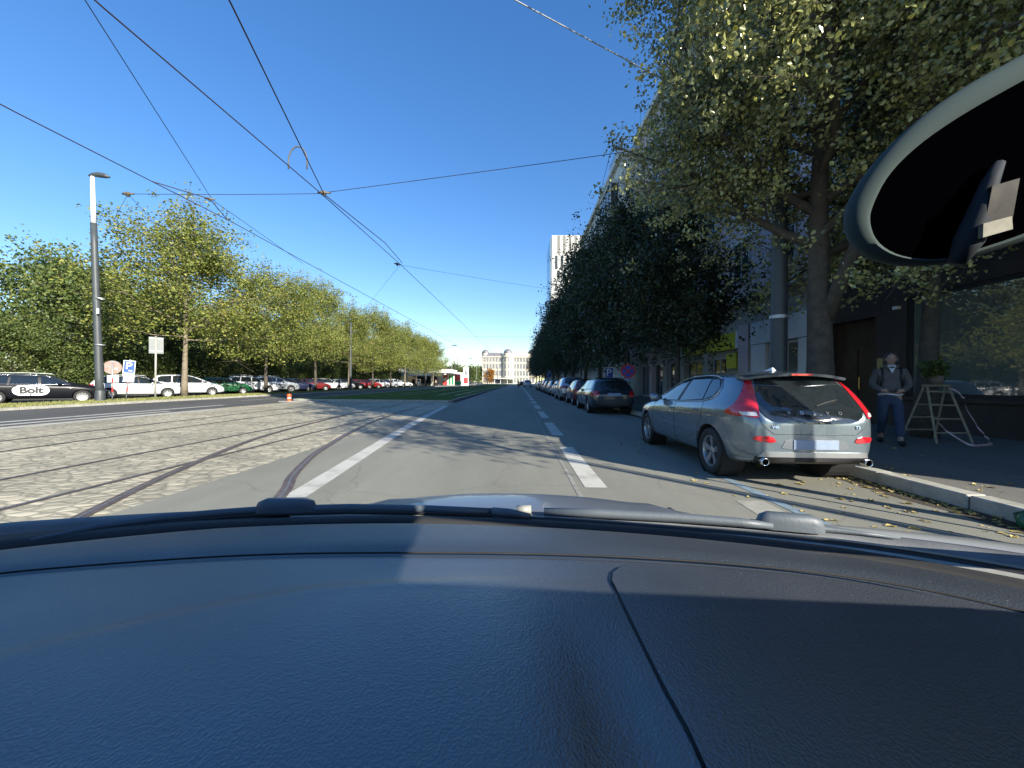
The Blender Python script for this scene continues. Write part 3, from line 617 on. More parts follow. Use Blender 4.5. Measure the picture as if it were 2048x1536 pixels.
WAGON = std(4.75, 1.80, 1.47, [(0, .78), (.05, .90), (.12, 1.0), (.30, 1.25), (.45, 1.42), (.7, 1.465), (1.6, 1.485), (2.4, 1.46), (2.8, 1.35), (3.15, 1.16), (3.45, 1.0), (3.9, .93), (4.3, .84), (4.6, .68), (4.75, .52)],
    [(0, .76), (.10, .90), (.3, .96), (2.0, .94), (3.4, .90), (4.3, .78), (4.75, .5)], name='estate_car', ax=(.95, 3.75), wr=.325, ar=.365,
    win=[[(3.25, .97), (2.95, 1.17), (2.70, 1.31), (2.45, 1.385), (2.33, 1.39), (2.36, .97)], [(2.27, .97), (2.24, 1.395), (1.42, 1.41), (1.36, .985)], [(1.30, .985), (1.35, 1.41), (.72, 1.38), (.48, 1.28), (.44, 1.02)]],
    rw=[[(-.60, 1.00), (.60, 1.00), (.54, 1.36), (.40, 1.395), (-.40, 1.395), (-.54, 1.36)]], ws=[[(-.62, 3.42), (.62, 3.42), (.56, 2.72), (-.56, 2.72)]],
    tl=[[(.56, .70), (.79, .70), (.80, .93), (.60, .94)]], tl_side=[[(.10, .70), (.26, .71), (.30, .94), (.20, .94)]], hl=[[(.42, .60), (.72, .62), (.76, .76), (.50, .74)]], hl_side=[[(4.68, .62), (4.35, .70), (4.25, .80), (4.5, .78)]],
    plate=[[(-.26, .74), (.26, .74), (.26, .85), (-.26, .85)]], grille=[[(-.40, .58), (.40, .58), (.38, .70), (-.38, .70)]], btrim=[[(-.74, .34), (.74, .34), (.78, .44), (-.78, .44)]],
    seams=[[(2.32, .96), (2.30, .3)], [(1.40, .97), (1.34, .7), (1.42, .35)], [(3.3, .92), (3.34, .6), (3.30, .3)]], seams_b=[[(-.60, .97), (-.55, .58), (.55, .58), (.60, .97)]],
    handles=[(1.55, .84), (2.48, .82)], mirror=(3.0, .92), rails=(.75, 2.7, .58, 1.52), trim=[(3.35, .955), (2.95, 1.2), (2.7, 1.335), (2.4, 1.41), (1.4, 1.43), (.72, 1.40), (.45, 1.30), (.41, 1.01), (1.3, .965)], trw=.006, spk=10, sty=0)
SUV = std(4.55, 1.86, 1.66, [(0, .88), (.05, 1.02), (.14, 1.12), (.30, 1.38), (.46, 1.58), (.7, 1.64), (1.6, 1.66), (2.3, 1.62), (2.75, 1.46), (3.1, 1.24), (3.35, 1.12), (3.8, 1.05), (4.2, .95), (4.43, .78), (4.55, .60)],
    [(0, .86), (.1, 1.02), (.3, 1.08), (2.0, 1.05), (3.3, 1.02), (4.1, .90), (4.55, .58)], name='sport_utility_car', ax=(.85, 3.55), wr=.355, ar=.395,
    win=[[(3.05, 1.09), (2.72, 1.34), (2.42, 1.49), (2.22, 1.53), (2.20, 1.09)], [(2.12, 1.09), (2.13, 1.54), (1.38, 1.55), (1.30, 1.10)], [(1.22, 1.11), (1.28, 1.55), (.78, 1.51), (.56, 1.38), (.66, 1.16)]],
    rw=[[(-.60, 1.12), (.60, 1.12), (.54, 1.50), (.40, 1.54), (-.40, 1.54), (-.54, 1.50)]], ws=[[(-.66, 3.30), (.66, 3.30), (.58, 2.62), (-.58, 2.62)]],
    tl=[[(.52, .86), (.80, .84), (.80, 1.04), (.56, 1.06)]], tl_side=[[(.12, .86), (.30, .88), (.32, 1.02), (.2, 1.04)]], hl=[[(.42, .76), (.74, .78), (.78, .90), (.46, .88)]], hl_side=[[(4.5, .78), (4.12, .84), (4.06, .93), (4.35, .91)]],
    plate=[[(-.26, .84), (.26, .84), (.26, .95), (-.26, .95)]], grille=[[(-.40, .62), (.40, .62), (.38, .84), (-.38, .84)]], btrim=[[(-.76, .34), (.76, .34), (.80, .56), (-.80, .56)]], sill=[[(1.3, .26), (3.1, .26), (3.1, .38), (1.3, .38)]],
    seams=[[(2.18, 1.06), (2.16, .4)], [(1.28, 1.08), (1.24, .8), (1.36, .4)], [(3.1, 1.04), (3.12, .4)]], seams_b=[[(-.62, 1.1), (-.56, .64), (.56, .64), (.62, 1.1)]],
    handles=[(1.42, .95), (2.32, .93)], mirror=(2.85, 1.03), rails=(.75, 2.5, .60, 1.71), spk=5, sty=1)
MPV = std(4.50, 1.83, 1.62, [(0, .82), (.04, 1.0), (.10, 1.12), (.22, 1.38), (.34, 1.55), (.6, 1.61), (1.5, 1.65), (2.2, 1.62), (2.75, 1.45), (3.2, 1.22), (3.6, 1.03), (3.95, .93), (4.2, .84), (4.4, .68), (4.5, .54)],
    [(0, .8), (.1, .96), (.3, 1.02), (2.0, .98), (3.4, .92), (4.1, .80), (4.5, .52)], name='people_carrier', ax=(.85, 3.60), wr=.325, ar=.365,
    win=[[(3.30, 1.00), (2.90, 1.25), (2.5, 1.44), (2.2, 1.51), (2.12, 1.52), (2.14, 1.01)], [(2.06, 1.01), (2.05, 1.53), (1.28, 1.54), (1.24, 1.03)], [(1.16, 1.04), (1.20, 1.54), (.62, 1.50), (.42, 1.38), (.44, 1.09)]],
    rw=[[(-.60, 1.06), (.60, 1.06), (.54, 1.47), (.40, 1.51), (-.40, 1.51), (-.54, 1.47)]], ws=[[(-.64, 3.6), (.64, 3.6), (.56, 2.6), (-.56, 2.6)]],
    tl=[[(.60, .80), (.80, .80), (.76, 1.14), (.62, 1.14)]], tl_side=[[(.12, .8), (.22, .82), (.26, 1.1), (.2, 1.12)]], hl=[[(.40, .66), (.70, .68), (.74, .80), (.44, .78)]], hl_side=[[(4.42, .68), (4.0, .78), (3.8, .88), (4.2, .84)]],
    plate=[[(-.26, .76), (.26, .76), (.26, .87), (-.26, .87)]], grille=[[(-.35, .52), (.35, .52), (.33, .66), (-.33, .66)]],
    seams=[[(2.12, .99), (2.10, .3)], [(1.22, 1.01), (1.18, .75), (1.3, .35)], [(3.3, .96), (3.32, .3)]], seams_b=[[(-.62, 1.04), (-.56, .6), (.56, .6), (.62, 1.04)]],
    handles=[(1.36, .90), (2.26, .88)], mirror=(3.0, .97), spk=7)
COMPACT = std(3.98, 1.70, 1.47, [(0, .78), (.05, .94), (.12, 1.04), (.22, 1.24), (.36, 1.41), (.6, 1.45), (1.3, 1.475), (1.9, 1.44), (2.35, 1.29), (2.7, 1.10), (2.95, .99), (3.35, .92), (3.7, .80), (3.88, .66), (3.98, .52)],
    [(0, .76), (.1, .92), (.3, .97), (1.8, .95), (2.9, .90), (3.6, .76), (3.98, .5)], name='small_hatchback', ax=(.68, 3.15), wr=.305, ar=.345,
    win=[[(2.75, .96), (2.42, 1.19), (2.15, 1.32), (1.9, 1.375), (1.8, 1.38), (1.82, .975)], [(1.74, .975), (1.73, 1.385), (1.05, 1.385), (.98, .99)], [(.92, 1.0), (.98, 1.38), (.72, 1.35), (.6, 1.25), (.64, 1.06)]],
    rw=[[(-.54, 1.02), (.54, 1.02), (.48, 1.34), (.36, 1.37), (-.36, 1.37), (-.48, 1.34)]], ws=[[(-.58, 2.95), (.58, 2.95), (.52, 2.25), (-.52, 2.25)]],
    tl=[[(.52, .74), (.74, .74), (.72, .98), (.58, 1.0)]], tl_side=[[(.11, .74), (.22, .76), (.26, .96), (.2, .98)]], hl=[[(.36, .62), (.64, .64), (.68, .76), (.42, .74)]], hl_side=[[(3.92, .64), (3.6, .72), (3.5, .80), (3.75, .78)]],
    plate=[[(-.26, .66), (.26, .66), (.26, .77), (-.26, .77)]], grille=[[(-.34, .50), (.34, .50), (.32, .62), (-.32, .62)]],
    seams=[[(1.80, .95), (1.78, .3)], [(.96, .97), (.94, .75), (1.08, .35)], [(2.78, .92), (2.8, .3)]], seams_b=[[(-.56, .98), (-.5, .56), (.5, .56), (.56, .98)]],
    handles=[(1.12, .86), (1.95, .84)], mirror=(2.5, .92), spk=6)
PNT = dict(silver=paint('paint_silver', (.165, .205, .235), .55, .27), white=paint('paint_white', (.56, .58, .60)), black=mat('paint_black', (.006, .007, .010), .3, 0, .12, coat=.12), red=paint('paint_red', (.13, .010, .012)),
           brightred=paint('paint_bright_red', (.22, .012, .012)), blue=paint('paint_blue', (.008, .014, .05)), green=paint('paint_green', (.008, .085, .03)), grey=paint('paint_grey', (.18, .20, .22), .4), darkblue=paint('paint_slate', (.022, .035, .05), .3), lightsilver=paint('paint_light_silver', (.42, .46, .50), .5), brown=paint('paint_brown', (.10, .04, .03), .2))
# ------ the near silver hatchback with its own rear
def near_hatch():
    root = build_car(HATCH, PNT['silver']); bvh = HATCH['bvh']
    D = lambda nm, P, m, mode='B', off=.006, sm=1, cell=.06: mobj(nm, decal(bvh, P, mode, off, cell, nm, m, sm), None, root)
    # tailgate glass: dark upper screen running down into the gloss black lower panel
    gl = D('rear_window', [(-.615, .97), (.615, .97), (.60, 1.04), (.55, 1.20), (.495, 1.31), (.46, 1.335), (.30, 1.345), (-.30, 1.345), (-.46, 1.335), (-.495, 1.31), (-.55, 1.20), (-.60, 1.04)], M['glass'], sm=0)
    D('tailgate_panel', [(-.615, .978), (.615, .978), (.60, .92), (.56, .86), (.50, .82), (.42, .80), (.2, .79), (-.2, .79), (-.42, .80), (-.50, .82), (-.56, .86), (-.60, .92)], M['glass'], off=.010, sm=0)
    # hook shaped lamps: slim arm up beside the screen, wide foot on the shoulder
    P = [(.635, .85), (.77, .86), (.80, .93), (.775, 1.0), (.70, 1.06), (.64, 1.18), (.585, 1.32), (.54, 1.32), (.58, 1.18), (.625, 1.02), (.625, .93)]
    me = decal(bvh, P, 'B', .011, .05, 'taillight', M['red_lens'], 0)
    ps = [(.16, .855), (.30, .86), (.46, .88), (.43, .93), (.35, .98), (.29, 1.02), (.24, 1.0), (.19, .93)]
    ms = decal(bvh, ps, 'R', .011, .05, 'taillight', M['red_lens'], 1)
    cl = decal(bvh, [(.645, .868), (.76, .872), (.77, .91), (.655, .915)], 'B', .017, .05, 'lamp_lens', M['clear_lens'], 0)
    for mm, mc, msd in ((me, cl, ms), (mir(me), mir(cl), mir(ms))):
        t = mobj('taillight', mm, None, root); mobj('lamp_lens', mc, None, t); mobj('lamp_wing', msd, None, t)
    # spoiler
    sp = MB(); n = 13
    top = [(-.62 + 1.24*k/(n-1)) for k in range(n)]
    vs = []
    for x in top:
        c = (x/.62)**2; y1 = .235 + .10*c; z1 = 1.395 - .055*c
        vs += [(x, y1, z1), (x, .62, 1.428 - .05*c), (x, y1 + .02, z1 - .032), (x, .60, 1.38 - .05*c)]
    fs = []
    for k in range(n-1):
        a = 4*k; fs += [(a, a+1, a+5, a+4), (a+2, a+6, a+7, a+3), (a, a+4, a+6, a+2), (a+1, a+3, a+7, a+5)]
    fs += [(0, 2, 3, 1), (4*n-4, 4*n-3, 4*n-1, 4*n-2)]
    o = sp.add(vs, fs).build('spoiler', PNT['silver'], root, False, 40)
    MB().box((-.13, .232, 1.366), (.13, .246, 1.386)).build('brake_light', M['red_lens'], root)
    # bumper: dark diffuser, silver lip, reflectors, plate recess, plate
    D('diffuser', [(-.64, .30), (.64, .30), (.66, .385), (-.66, .385)], M['black'], off=.012, sm=0)
    D('bumper_lip', [(-.64, .39), (.64, .39), (.60, .45), (-.60, .45)], M['alloy'], off=.014, sm=0)
    D('plate_recess', [(-.42, .46), (.42, .46), (.33, .625), (-.33, .625)], PNT['grey'], off=.006)
    D('licence_plate', [(-.26, .485), (.26, .485), (.26, .595), (-.26, .595)], M['plate'], off=.016, sm=0)
    for s_ in (1, -1):
        me = decal(bvh, [(.44, .555), (.69, .575), (.69, .635), (.50, .64)], 'B', .010, .05, 'reflector', M['red_lens'], 1)
        mobj('reflector', me if s_ == 1 else mir(me), None, root)
        ex = MB(); Mx = Matrix.Translation((s_*.60, -.02, .335)) @ Matrix.Rotation(R(-90), 4, 'X'); ex.lathe([(.036, .0), (.040, -.012), (.044, 0), (.044, .20), (.036, .20), (.036, .0)], 18, Mx); ex.build('exhaust_pipe', M['chrome'], root, True)
    MB().tube([(-.1, .42, 1.40), (0, .40, 1.46), (.0, .46, 1.485), (0, .62, 1.438)], [.01, .018, .014, .03], 6) if 0 else None
    fin = MB().add([(-.025, .98, 1.44), (.025, .98, 1.44), (.012, .80, 1.485), (-.012, .80, 1.485), (-.025, .76, 1.44), (.025, .76, 1.44)], [(0, 1, 2, 3), (3, 2, 5, 4), (0, 3, 4), (1, 5, 2)]); fin.build('roof_antenna', M['white'], root)
    # lettering
    rot = Matrix.Rotation(R(90), 4, 'X')
    for i, ch in enumerate('VOLVO'):
        x = -.30 + .15*i; p = proj(bvh, 'B', x, .905, .018); text_on('letter', ch, .056, M['chrome'], root, Matrix.Translation(p) @ Matrix.Rotation(R(-28), 4, 'X') @ rot, .0015)
    for s_, x in (('V40', -.47), ('T3', .49)):
        p = proj(bvh, 'B', x, .745, .010); text_on('badge', s_, .050, M['chrome'], root, Matrix.Translation(p) @ Matrix.Rotation(R(-8), 4, 'X') @ rot, .001)
    ptube(bvh, [(.06, .985), (.20, 1.03), (.34, 1.06)], 'B', .007, .016).build('rear_wiper', M['black'], root)
    MB().tube([(-.35, .9, .24), (.35, .9, .24)], .05, 8).build('silencer', M['well'], root)
    return root
hb = near_hatch(); hb.location = (3.52, 4.62, 0); hb.rotation_euler = (0, 0, R(-.3))
tag(hb, 'silver hatchback parked at the right kerb, nearest car, its rear half in sunlight', 'car')
protos = {}
def get_proto(kind):
    if kind not in protos:
        S = {'wagon': WAGON, 'suv': SUV, 'mpv': MPV, 'compact': COMPACT}[kind]
        r = build_car(S, PNT['white']); protos[kind] = [r, False, S]
    return protos[kind]
bodies = {}
def put_car(kind, col, x, y, head, label, group, sc=1.0):
    """x, y: where the middle of the car stands; head: degrees anticlockwise from +Y"""
    pr = get_proto(kind); S = pr[2]; L = S['ys'][-1]
    kidmap()
    if pr[1]: r = copy_tree(pr[0])
    else: r = pr[0]; pr[1] = True
    a = R(head); r.location = (x + math.sin(a) * L/2, y - math.cos(a) * L/2, 0); r.rotation_euler = (0, 0, a); r.scale = (sc,) * 3
    tag(r, label, 'car', group); kidmap()
    for o in copy_tree.m.get(r.name, []):
        base = o.name.split('.')[0]
        if base in ('body', 'door_handle', 'wing_mirror'):
            key = (kind, col, o.data.name.split('.')[0], round(sum(v.co.x for v in o.data.vertices[:4]), 3))
            if key not in bodies:
                me = o.data.copy(); me.materials.clear(); me.materials.append(PNT[col]); bodies[key] = me
            o.data = bodies[key]
    return r
GR = 'cars parked along the right kerb'
right = [('wagon', 'darkblue', 17.45, 'dark blue-grey estate car with roof rails, second car at the right kerb'), ('compact', 'red', 22.7, 'dark red hatchback parked in front of the dark estate car'),
         ('suv', 'lightsilver', 28.0, 'silvery white sport utility car parked beyond the dark red hatchback'), ('compact', 'white', 33.4, 'white small hatchback parked beyond the silvery sport utility car'),
         ('wagon', 'lightsilver', 39.0, 'pale silver estate parked in the middle of the right-hand row'), ('compact', 'grey', 44.6, 'grey small car after the pale silver estate in the right-hand row'),
         ('mpv', 'white', 50.2, 'white people carrier in the right-hand row beyond the grey small car'), ('compact', 'black', 55.6, 'black small car in the far part of the right-hand row'),
         ('wagon', 'white', 61.3, 'white estate in the far part of the right-hand row'), ('compact', 'lightsilver', 67, 'light silver small car at the far end of the right-hand row')]
for k, (kind, col, y, lab) in enumerate(right): put_car(kind, col, 3.72 + .05 * math.sin(k * 2.3), y, .8 * math.sin(k * 3.1), lab, GR)
put_car('mpv', 'white', 2.15, 98, 0, 'white van-like car far down the road standing left of the parked row', GR, 1.1)
put_car('compact', 'black', -.2 + 1.2, 125, 0, 'tiny dark car farthest down the road, left of the white one', GR)
GL = 'cars parked at an angle behind the left verge'
left = [('wagon', 'black', (-23.1, 19.95), 'black estate with a white lettered oval on its door, at the left edge'), ('wagon', 'white', (-24.3, 26.2), 'long white car behind the blue parking sign'),
        ('mpv', 'white', (-24.25, 30.0), 'white people carrier behind the pale bare tree trunk'), ('compact', 'green', (-24.6, 33.9), 'green hatchback, the only green car'),
        ('suv', 'white', (-24.6, 37.4), 'white sport utility car right behind the second verge tree'), ('suv', 'lightsilver', (-24.5, 41.0), 'silver-white sport utility car next to the dark blue hatchback'),
        ('compact', 'blue', (-24.3, 44.3), 'dark blue hatchback left of the third verge tree'), ('compact', 'red', (-24.2, 47.8), 'dark red hatchback right of the third verge tree'),
        ('wagon', 'white', (-24.2, 51.4), 'white estate between the dark red hatchback and the dark pole'), ('compact', 'lightsilver', (-24.2, 55), 'light silver hatchback beside the dark catenary pole'),
        ('wagon', 'black', (-24.2, 58.4), 'black estate in the middle of the angled row'), ('compact', 'brightred', (-24.2, 62), 'bright red hatchback in the middle of the angled row'),
        ('compact', 'brightred', (-24.2, 66), 'second bright red hatchback, left of a white van-like car'), ('mpv', 'white', (-24.2, 70.5), 'white van-like car past the bright red hatchbacks'),
        ('wagon', 'lightsilver', (-24.2, 75.5), 'silver estate beyond the white van-like car of the angled row'), ('suv', 'white', (-24.2, 80.5), 'white sport utility car last but one before the petrol station'),
        ('compact', 'white', (-24.2, 85.5), 'white hatchback last of the angled row before the petrol station')]
for k, (kind, col, (fx, fy), lab) in enumerate(left):
    S = get_proto(kind)[2]; L = S['ys'][-1]; h = -43 + (k % 3 - 1) * 1.0; a = R(h)
    # fx, fy: contact point of the right front wheel
    f = Vector((-math.sin(a), math.cos(a))); rt = Vector((math.cos(a), math.sin(a))); d = S['ax'][1] - L/2
    c = Vector((fx, fy)) - f * d - rt * (S['plan'][3][1]); r = put_car(kind, col, c.x, c.y, h, lab, GL)
    if k == 0: taxi = r
# lettered oval on the black estate
wb = WAGON['bvh']; oval = [(2.05 + .30*math.copysign(1, math.cos(t)) + .29*math.cos(t), .66 + .255*math.sin(t)) for t in np.linspace(0, 2*math.pi, 33)[:-1]]
st = mobj('door_sticker', decal(wb, oval, 'R', .009, .1, 'door_sticker', M['sign_white']), None, taxi)
text_on('sticker_lettering', 'Bolt', .45, M['black'], st, Matrix.Translation((proj(wb, 'R', 2.05, .66, 0).x + .022, 2.05, .66)) @ Matrix.Rotation(R(90), 4, 'Z') @ Matrix.Rotation(R(90), 4, 'X'), .020, .006)
xs_ = proj(wb, 'R', 2.05, .66, 0).x + .02
MB().tube([(xs_, 2.03, .455), (xs_ + .008, 2.03, .455)], .028, 10).build('lettering_dot', M['black'], st)
MB().add([(xs_, 1.97, .86), (xs_, 2.09, .86), (xs_, 2.03, .895)], [(0, 1, 2)]).build('lettering_mark', M['black'], st)
# ---------------------------------------------------------------- poles, signs, wires
def V3(x, y, z): return Vector((x, y, z))
def mast(name, label, loc, h, r0, r1, m, lamp=False, group=None, tilt=(0, 0)):
    t = thing(name, label, 'pole', loc, 0, group)
    MB().tube([(tilt[0]*f, tilt[1]*f, f*h) for f in np.linspace(0, 1, 8)], [r0 + (r1-r0)*f for f in np.linspace(0, 1, 8)], 16).build('shaft', m, t, True)
    MB().lathe([(0, .0), (r0*1.15, .0), (r0*1.15, .5), (r0*1.01, .56)], 16).build('base_collar', m, t, False, 40); return t
# tall pole with silver lamp extension at left
t = mast('lamp_mast', 'tall dark pole with silver upper part and flat lamp head on the left verge', (-21.75, 19.6, .1), 9.2, .175, .13, M['dkpole'], tilt=(-.30, -.05)); t['category'] = 'lamp post'
MB().tube([(-.30, -.05, 9.2), (-.36, -.06, 11.6)], [.115, .08], 14).build('upper_pole', M['sign_white'], t, True)
hd = MB(); hd.tube([(-.50, -.10, 11.62), (-.36, -.05, 11.70), (-.11, .0, 11.73), (.19, .05, 11.70), (.39, .08, 11.64)], [.05, .09, .13, .12, .05], 10)
o = hd.build('lamp_head', M['dkpole'], t, True); o.scale = (1, 1, 1)
for z in (2.9, 5.3): MB().lathe([(.195 - z*.005, z), (.21 - z*.005, z), (.21 - z*.005, z + .05), (.195 - z*.005, z + .05)], 16).build('clamp_band', M['galv'], t)
MB().box((.06, -.23, 4.5), (.16, -.20, 4.78)).build('number_tag', M['sign_white'], t)
for i, y in enumerate((48.5, 88, 128)):
    t = mast('catenary_pole', ['dark catenary pole with a bracket lamp in the middle of the verge row', 'dark catenary pole with a box, by the eighth verge tree', 'dark catenary pole beyond the petrol station forecourt'][i], (-21.4, y, .1), 8.6, .16, .11, M['dkpole'], group='dark catenary poles on the left')
    MB().tube([(0, 0, 7.0), (.5, -.1, 7.4), (1.0, -.2, 7.4)], .03, 6).build('bracket', M['galv'], t)
    if i == 1: bevel(MB().box((-.35, -.25, 3.0), (.35, .2, 4.3)).build('control_box', M['dkpole'], t), .03)
# right catenary pole beside the linden
t = mast('catenary_pole', 'grey steel catenary pole between the silver hatchback and the linden trunk', (5.62, 8.45, .12), 8.0, .17, .13, mat('pole_grey_paint', (.045, .055, .06), .5, var=.2, vscale=4), group=None)
MB().lathe([(.185, 2.55), (.185, 2.62), (.15, 2.63)], 16).build('sleeve', M['galv'], t)
for i, (y, ) in enumerate(((33,), (60,), (90,))):
    mast('lamp_column', '%s slim lamp column in the shade between the right-hand maples' % ordn[i], (5.3, y, .12), 8.5, .09, .06, M['dkpole'], group='slim lamp columns by the right kerb')['category'] = 'lamp post'
# distant lamp posts and masts left of the road
for i, (px, yy, h, arm) in enumerate(((903, 128, 13.2, 1), (937, 190, 12.6, 1), (953, 235, 12.0, 1), (877, 118, 5.5, 0))):
    x = (px - 1038) * yy / F; t = mast('street_lamp', 'pale street lamp %s of the tall ones left of the domed building' % ['first from the left', 'second from the left', 'third from the left', 'shortest'][i], (x, yy, 0), h, .11, .07, M['galv'], group='pale street lamps in the distance'); t['category'] = 'lamp post'
    if arm: MB().tube([(-.1, 0, h), (1.5, 0, h + .1)], [.12, .16], 8).build('lamp_head', M['dkpole'], t)
for i, (px, yy, h) in enumerate(((915, 150, 10.5), (941, 205, 11.0), (964, 215, 17.5), (975, 160, 8.4), (995, 200, 9))):
    x = (px - 1038) * yy / F; t = mast('tram_mast', 'dark tram mast, %s from the left of those seen in front of the palace' % ordn[i], (x, yy, 0), h, .16, .12, M['dkpole'], group='dark tram masts in the distance')
# round sign (back), parking sign, tall grey sign at left
def post_red_white(parent, h, r=.03):
    MB().tube([(0, 0, 0), (0, 0, h)], r, 10).build('post', M['galv'], parent, True)
    for z in (.45, .95): MB().lathe([(r+.004, z), (r+.004, z + .25)], 10).build('red_band', M['sign_red'], parent)
SRZ = R(-47)    # signs face the side road
def face(a):   # facing the camera side
    return a
t = thing('round_sign', 'round sign showing its grey back, left of the leaning blue parking sign', 'traffic sign', (-21.85, 20.3, .1), R(46)); post_red_white(t, 2.05)
MB().lathe([(0, -.008), (.36, -.008), (.37, 0), (.36, .01), (0, .01)], 32, Matrix.Translation((0, .05, 1.78)) @ Matrix.Rotation(R(90), 4, 'X')).build('sign_disc', mat('sign_back', (.20, .22, .21), .5, .2, vscale=4, var2=(.22, .10, .08)), t, False, 40)
MB().box((.08, .028, 1.66), (.20, .036, 1.76)).build('sticker', mat('sticker_yellow', (.6, .6, .35), .6), t)
MB().box((-.20, .03, .98), (.24, .045, 1.36)).build('lower_plate', M['galv'], t)
t = thing('parking_sign', 'blue parking sign with a white plate below, leaning, on the left verge', 'traffic sign', (-22.45, 21.6, .1), R(40)); t.rotation_euler = (0, R(4), R(40)); post_red_white(t, 2.3)
def blue_P(t, zc, w_, h_, y0=-.05, extra=True):
    a = MB().box((-w_/2, y0, zc - h_/2), (w_/2, y0 + .012, zc + h_/2)).build('sign_border', M['sign_white'], t)
    MB().box((-w_/2 + .035, y0 - .004, zc - h_/2 + .035), (w_/2 - .035, y0 + .0, zc + h_/2 - .035)).build('sign_face', M['sign_blue'], t)
    text_on('sign_letter', 'P', h_ * (.72 if extra else .95), M['sign_white'], t, Matrix.Translation((-.02, y0 - .009, zc + (.07 if extra else .0) * h_)) @ Matrix.Rotation(R(90), 4, 'X'), .008)
blue_P(t, 1.85, .50, .75)
MB().box((-.02, -.062, 1.62), (.14, -.055, 1.68)).build('car_symbol', M['sign_white'], t)
MB().box((-.20, -.062, 1.53), (.20, -.056, 1.57)).build('sign_bar', M['blueline'], t)
pl = MB().box((-.25, -.05, 1.0), (.25, -.038, 1.44)).build('lower_plate', M['sign_white'], t)
for i in range(4): MB().box((-.17, -.054, 1.34 - .075*i), (.17 - .05*(i % 2), -.0505, 1.358 - .075*i)).build('plate_line', M['galv'], pl)
t = thing('grey_sign', 'tall grey sign seen from behind on a pale post right of the parking sign', 'traffic sign', (-22.0, 22.9, .1), R(38))
MB().tube([(0, 0, 0), (.02, 0, 3.75)], .05, 12).build('post', mat('pale_post', (.34, .34, .29), .6, var=.2), t, True)
gs = MB().box((-.30, .06, 2.72), (.36, .085, 3.72)).build('sign_panel', mat('grey_panel', (.17, .19, .19), .5, var=.1), t)
for z in (2.86, 3.6): MB().box((-.28, .04, z), (.34, .06, z + .05)).build('bracket', M['galv'], t)
# right hand signs
t = thing('parking_sign', 'small blue parking sign above the dark estate car', 'traffic sign', (5.25, 22.6, .12), 0, None); MB().tube([(0, 0, 0), (0, 0, 2.15)], .03, 10).build('post', M['galv'], t); blue_P(t, 1.72, .52, .62, extra=False)
t = thing('parking_sign', 'distant blue parking sign over the far parked cars', 'traffic sign', (4.9, 63, .12), 0, None); MB().tube([(0, 0, 0), (0, 0, 2.6)], .035, 10).build('post', M['galv'], t); blue_P(t, 2.5, .75, 1.1, extra=False)
MB().box((1.9, -.05, 2.2), (2.5, -.03, 2.9)).build('side_plate', M['sign_white'], t); MB().tube([(2.2, 0, 0), (2.2, 0, 2.9)], .03, 8).build('post', M['galv'], t)
t = thing('no_stopping_sign', 'round blue no-stopping sign with a red rim between the trees on the right', 'traffic sign', (5.3, 18.9, .12), 0)
MB().tube([(0, 0, 0), (0, 0, 2.1)], .03, 10).build('post', M['galv'], t)
RX = Matrix.Translation((0, -.06, 1.70)) @ Matrix.Rotation(R(90), 4, 'X')
MB().lathe([(0, .0), (.30, .0)], 36, RX).build('sign_disc', M['sign_blue'], t)
MB().lathe([(.28, .004), (.345, .004), (.345, -.015), (.0, -.015)], 36, RX).build('red_rim', M['sign_red'], t)
for a in (45, -45): MB().box((-.30, -.028, -.006), (.30, .028, .006), RX @ Matrix.Rotation(R(a), 4, 'Z') @ Matrix.Translation((0, 0, .004 + a*.00002))).build('red_bar', M['sign_red'], t)
MB().box((-.26, -.07, 1.20), (.26, -.055, 1.36)).build('lower_plate', M['plate'], t)
# two signposts and a post with an added shade panel beside the camera whose shadows cross the bay
for i, (y, r_, h) in enumerate(((1.72, .022, 3.2), (2.18, .022, 3.0))):
    t = thing('sign_post', ['thin galvanised post nearest the camera car on the right pavement', 'thin galvanised post just beyond the nearest one on the right pavement'][i], 'post', (5.3, y, .12))
    MB().tube([(0, 0, 0), (0, 0, h)], r_, 10).build('shaft', M['galv'], t)
    MB().lathe([(0, h), (r_*1.2, h), (r_*1.2, h + .03), (0, h + .04)], 10).build('cap', M['black'], t)
t = mast('street_post', 'stout grey post on the right pavement beside the camera car', (5.6, 2.32, .12), 3.05, .09, .08, M['dkpole'])
ps_ = MB().box((-.24, -.02, 2.25), (.12, .02, 3.0)).build('post_shade_panel', M['galv'], t); ps_.rotation_euler = (0, 0, R(44))  # unseen panel added and turned to throw shade on the hatchback's rear
# small orange marker at the grass corner
t = thing('orange_marker', 'short orange marker post on the corner of the grass tram bed', 'marker', (-13.45, 22.3, 0)); MB().lathe([(.0, .02), (.16, .02), (.17, .0), (.0, .0)], 16).build('foot', M['rubber'], t)
MB().lathe([(.11, .02), (.105, .30), (.12, .31), (.12, .40), (.08, .46), (0, .47)], 16).build('marker_body', M['orange'], t, False, 35); MB().lathe([(.108, .20), (.108, .26)], 16).build('band', M['sign_white'], t)
MB().box((-13.9, 22.0, -.01), (-11.5, 22.62, .05)).build('marker_plinth', M['concrete'])['kind'] = 'structure'
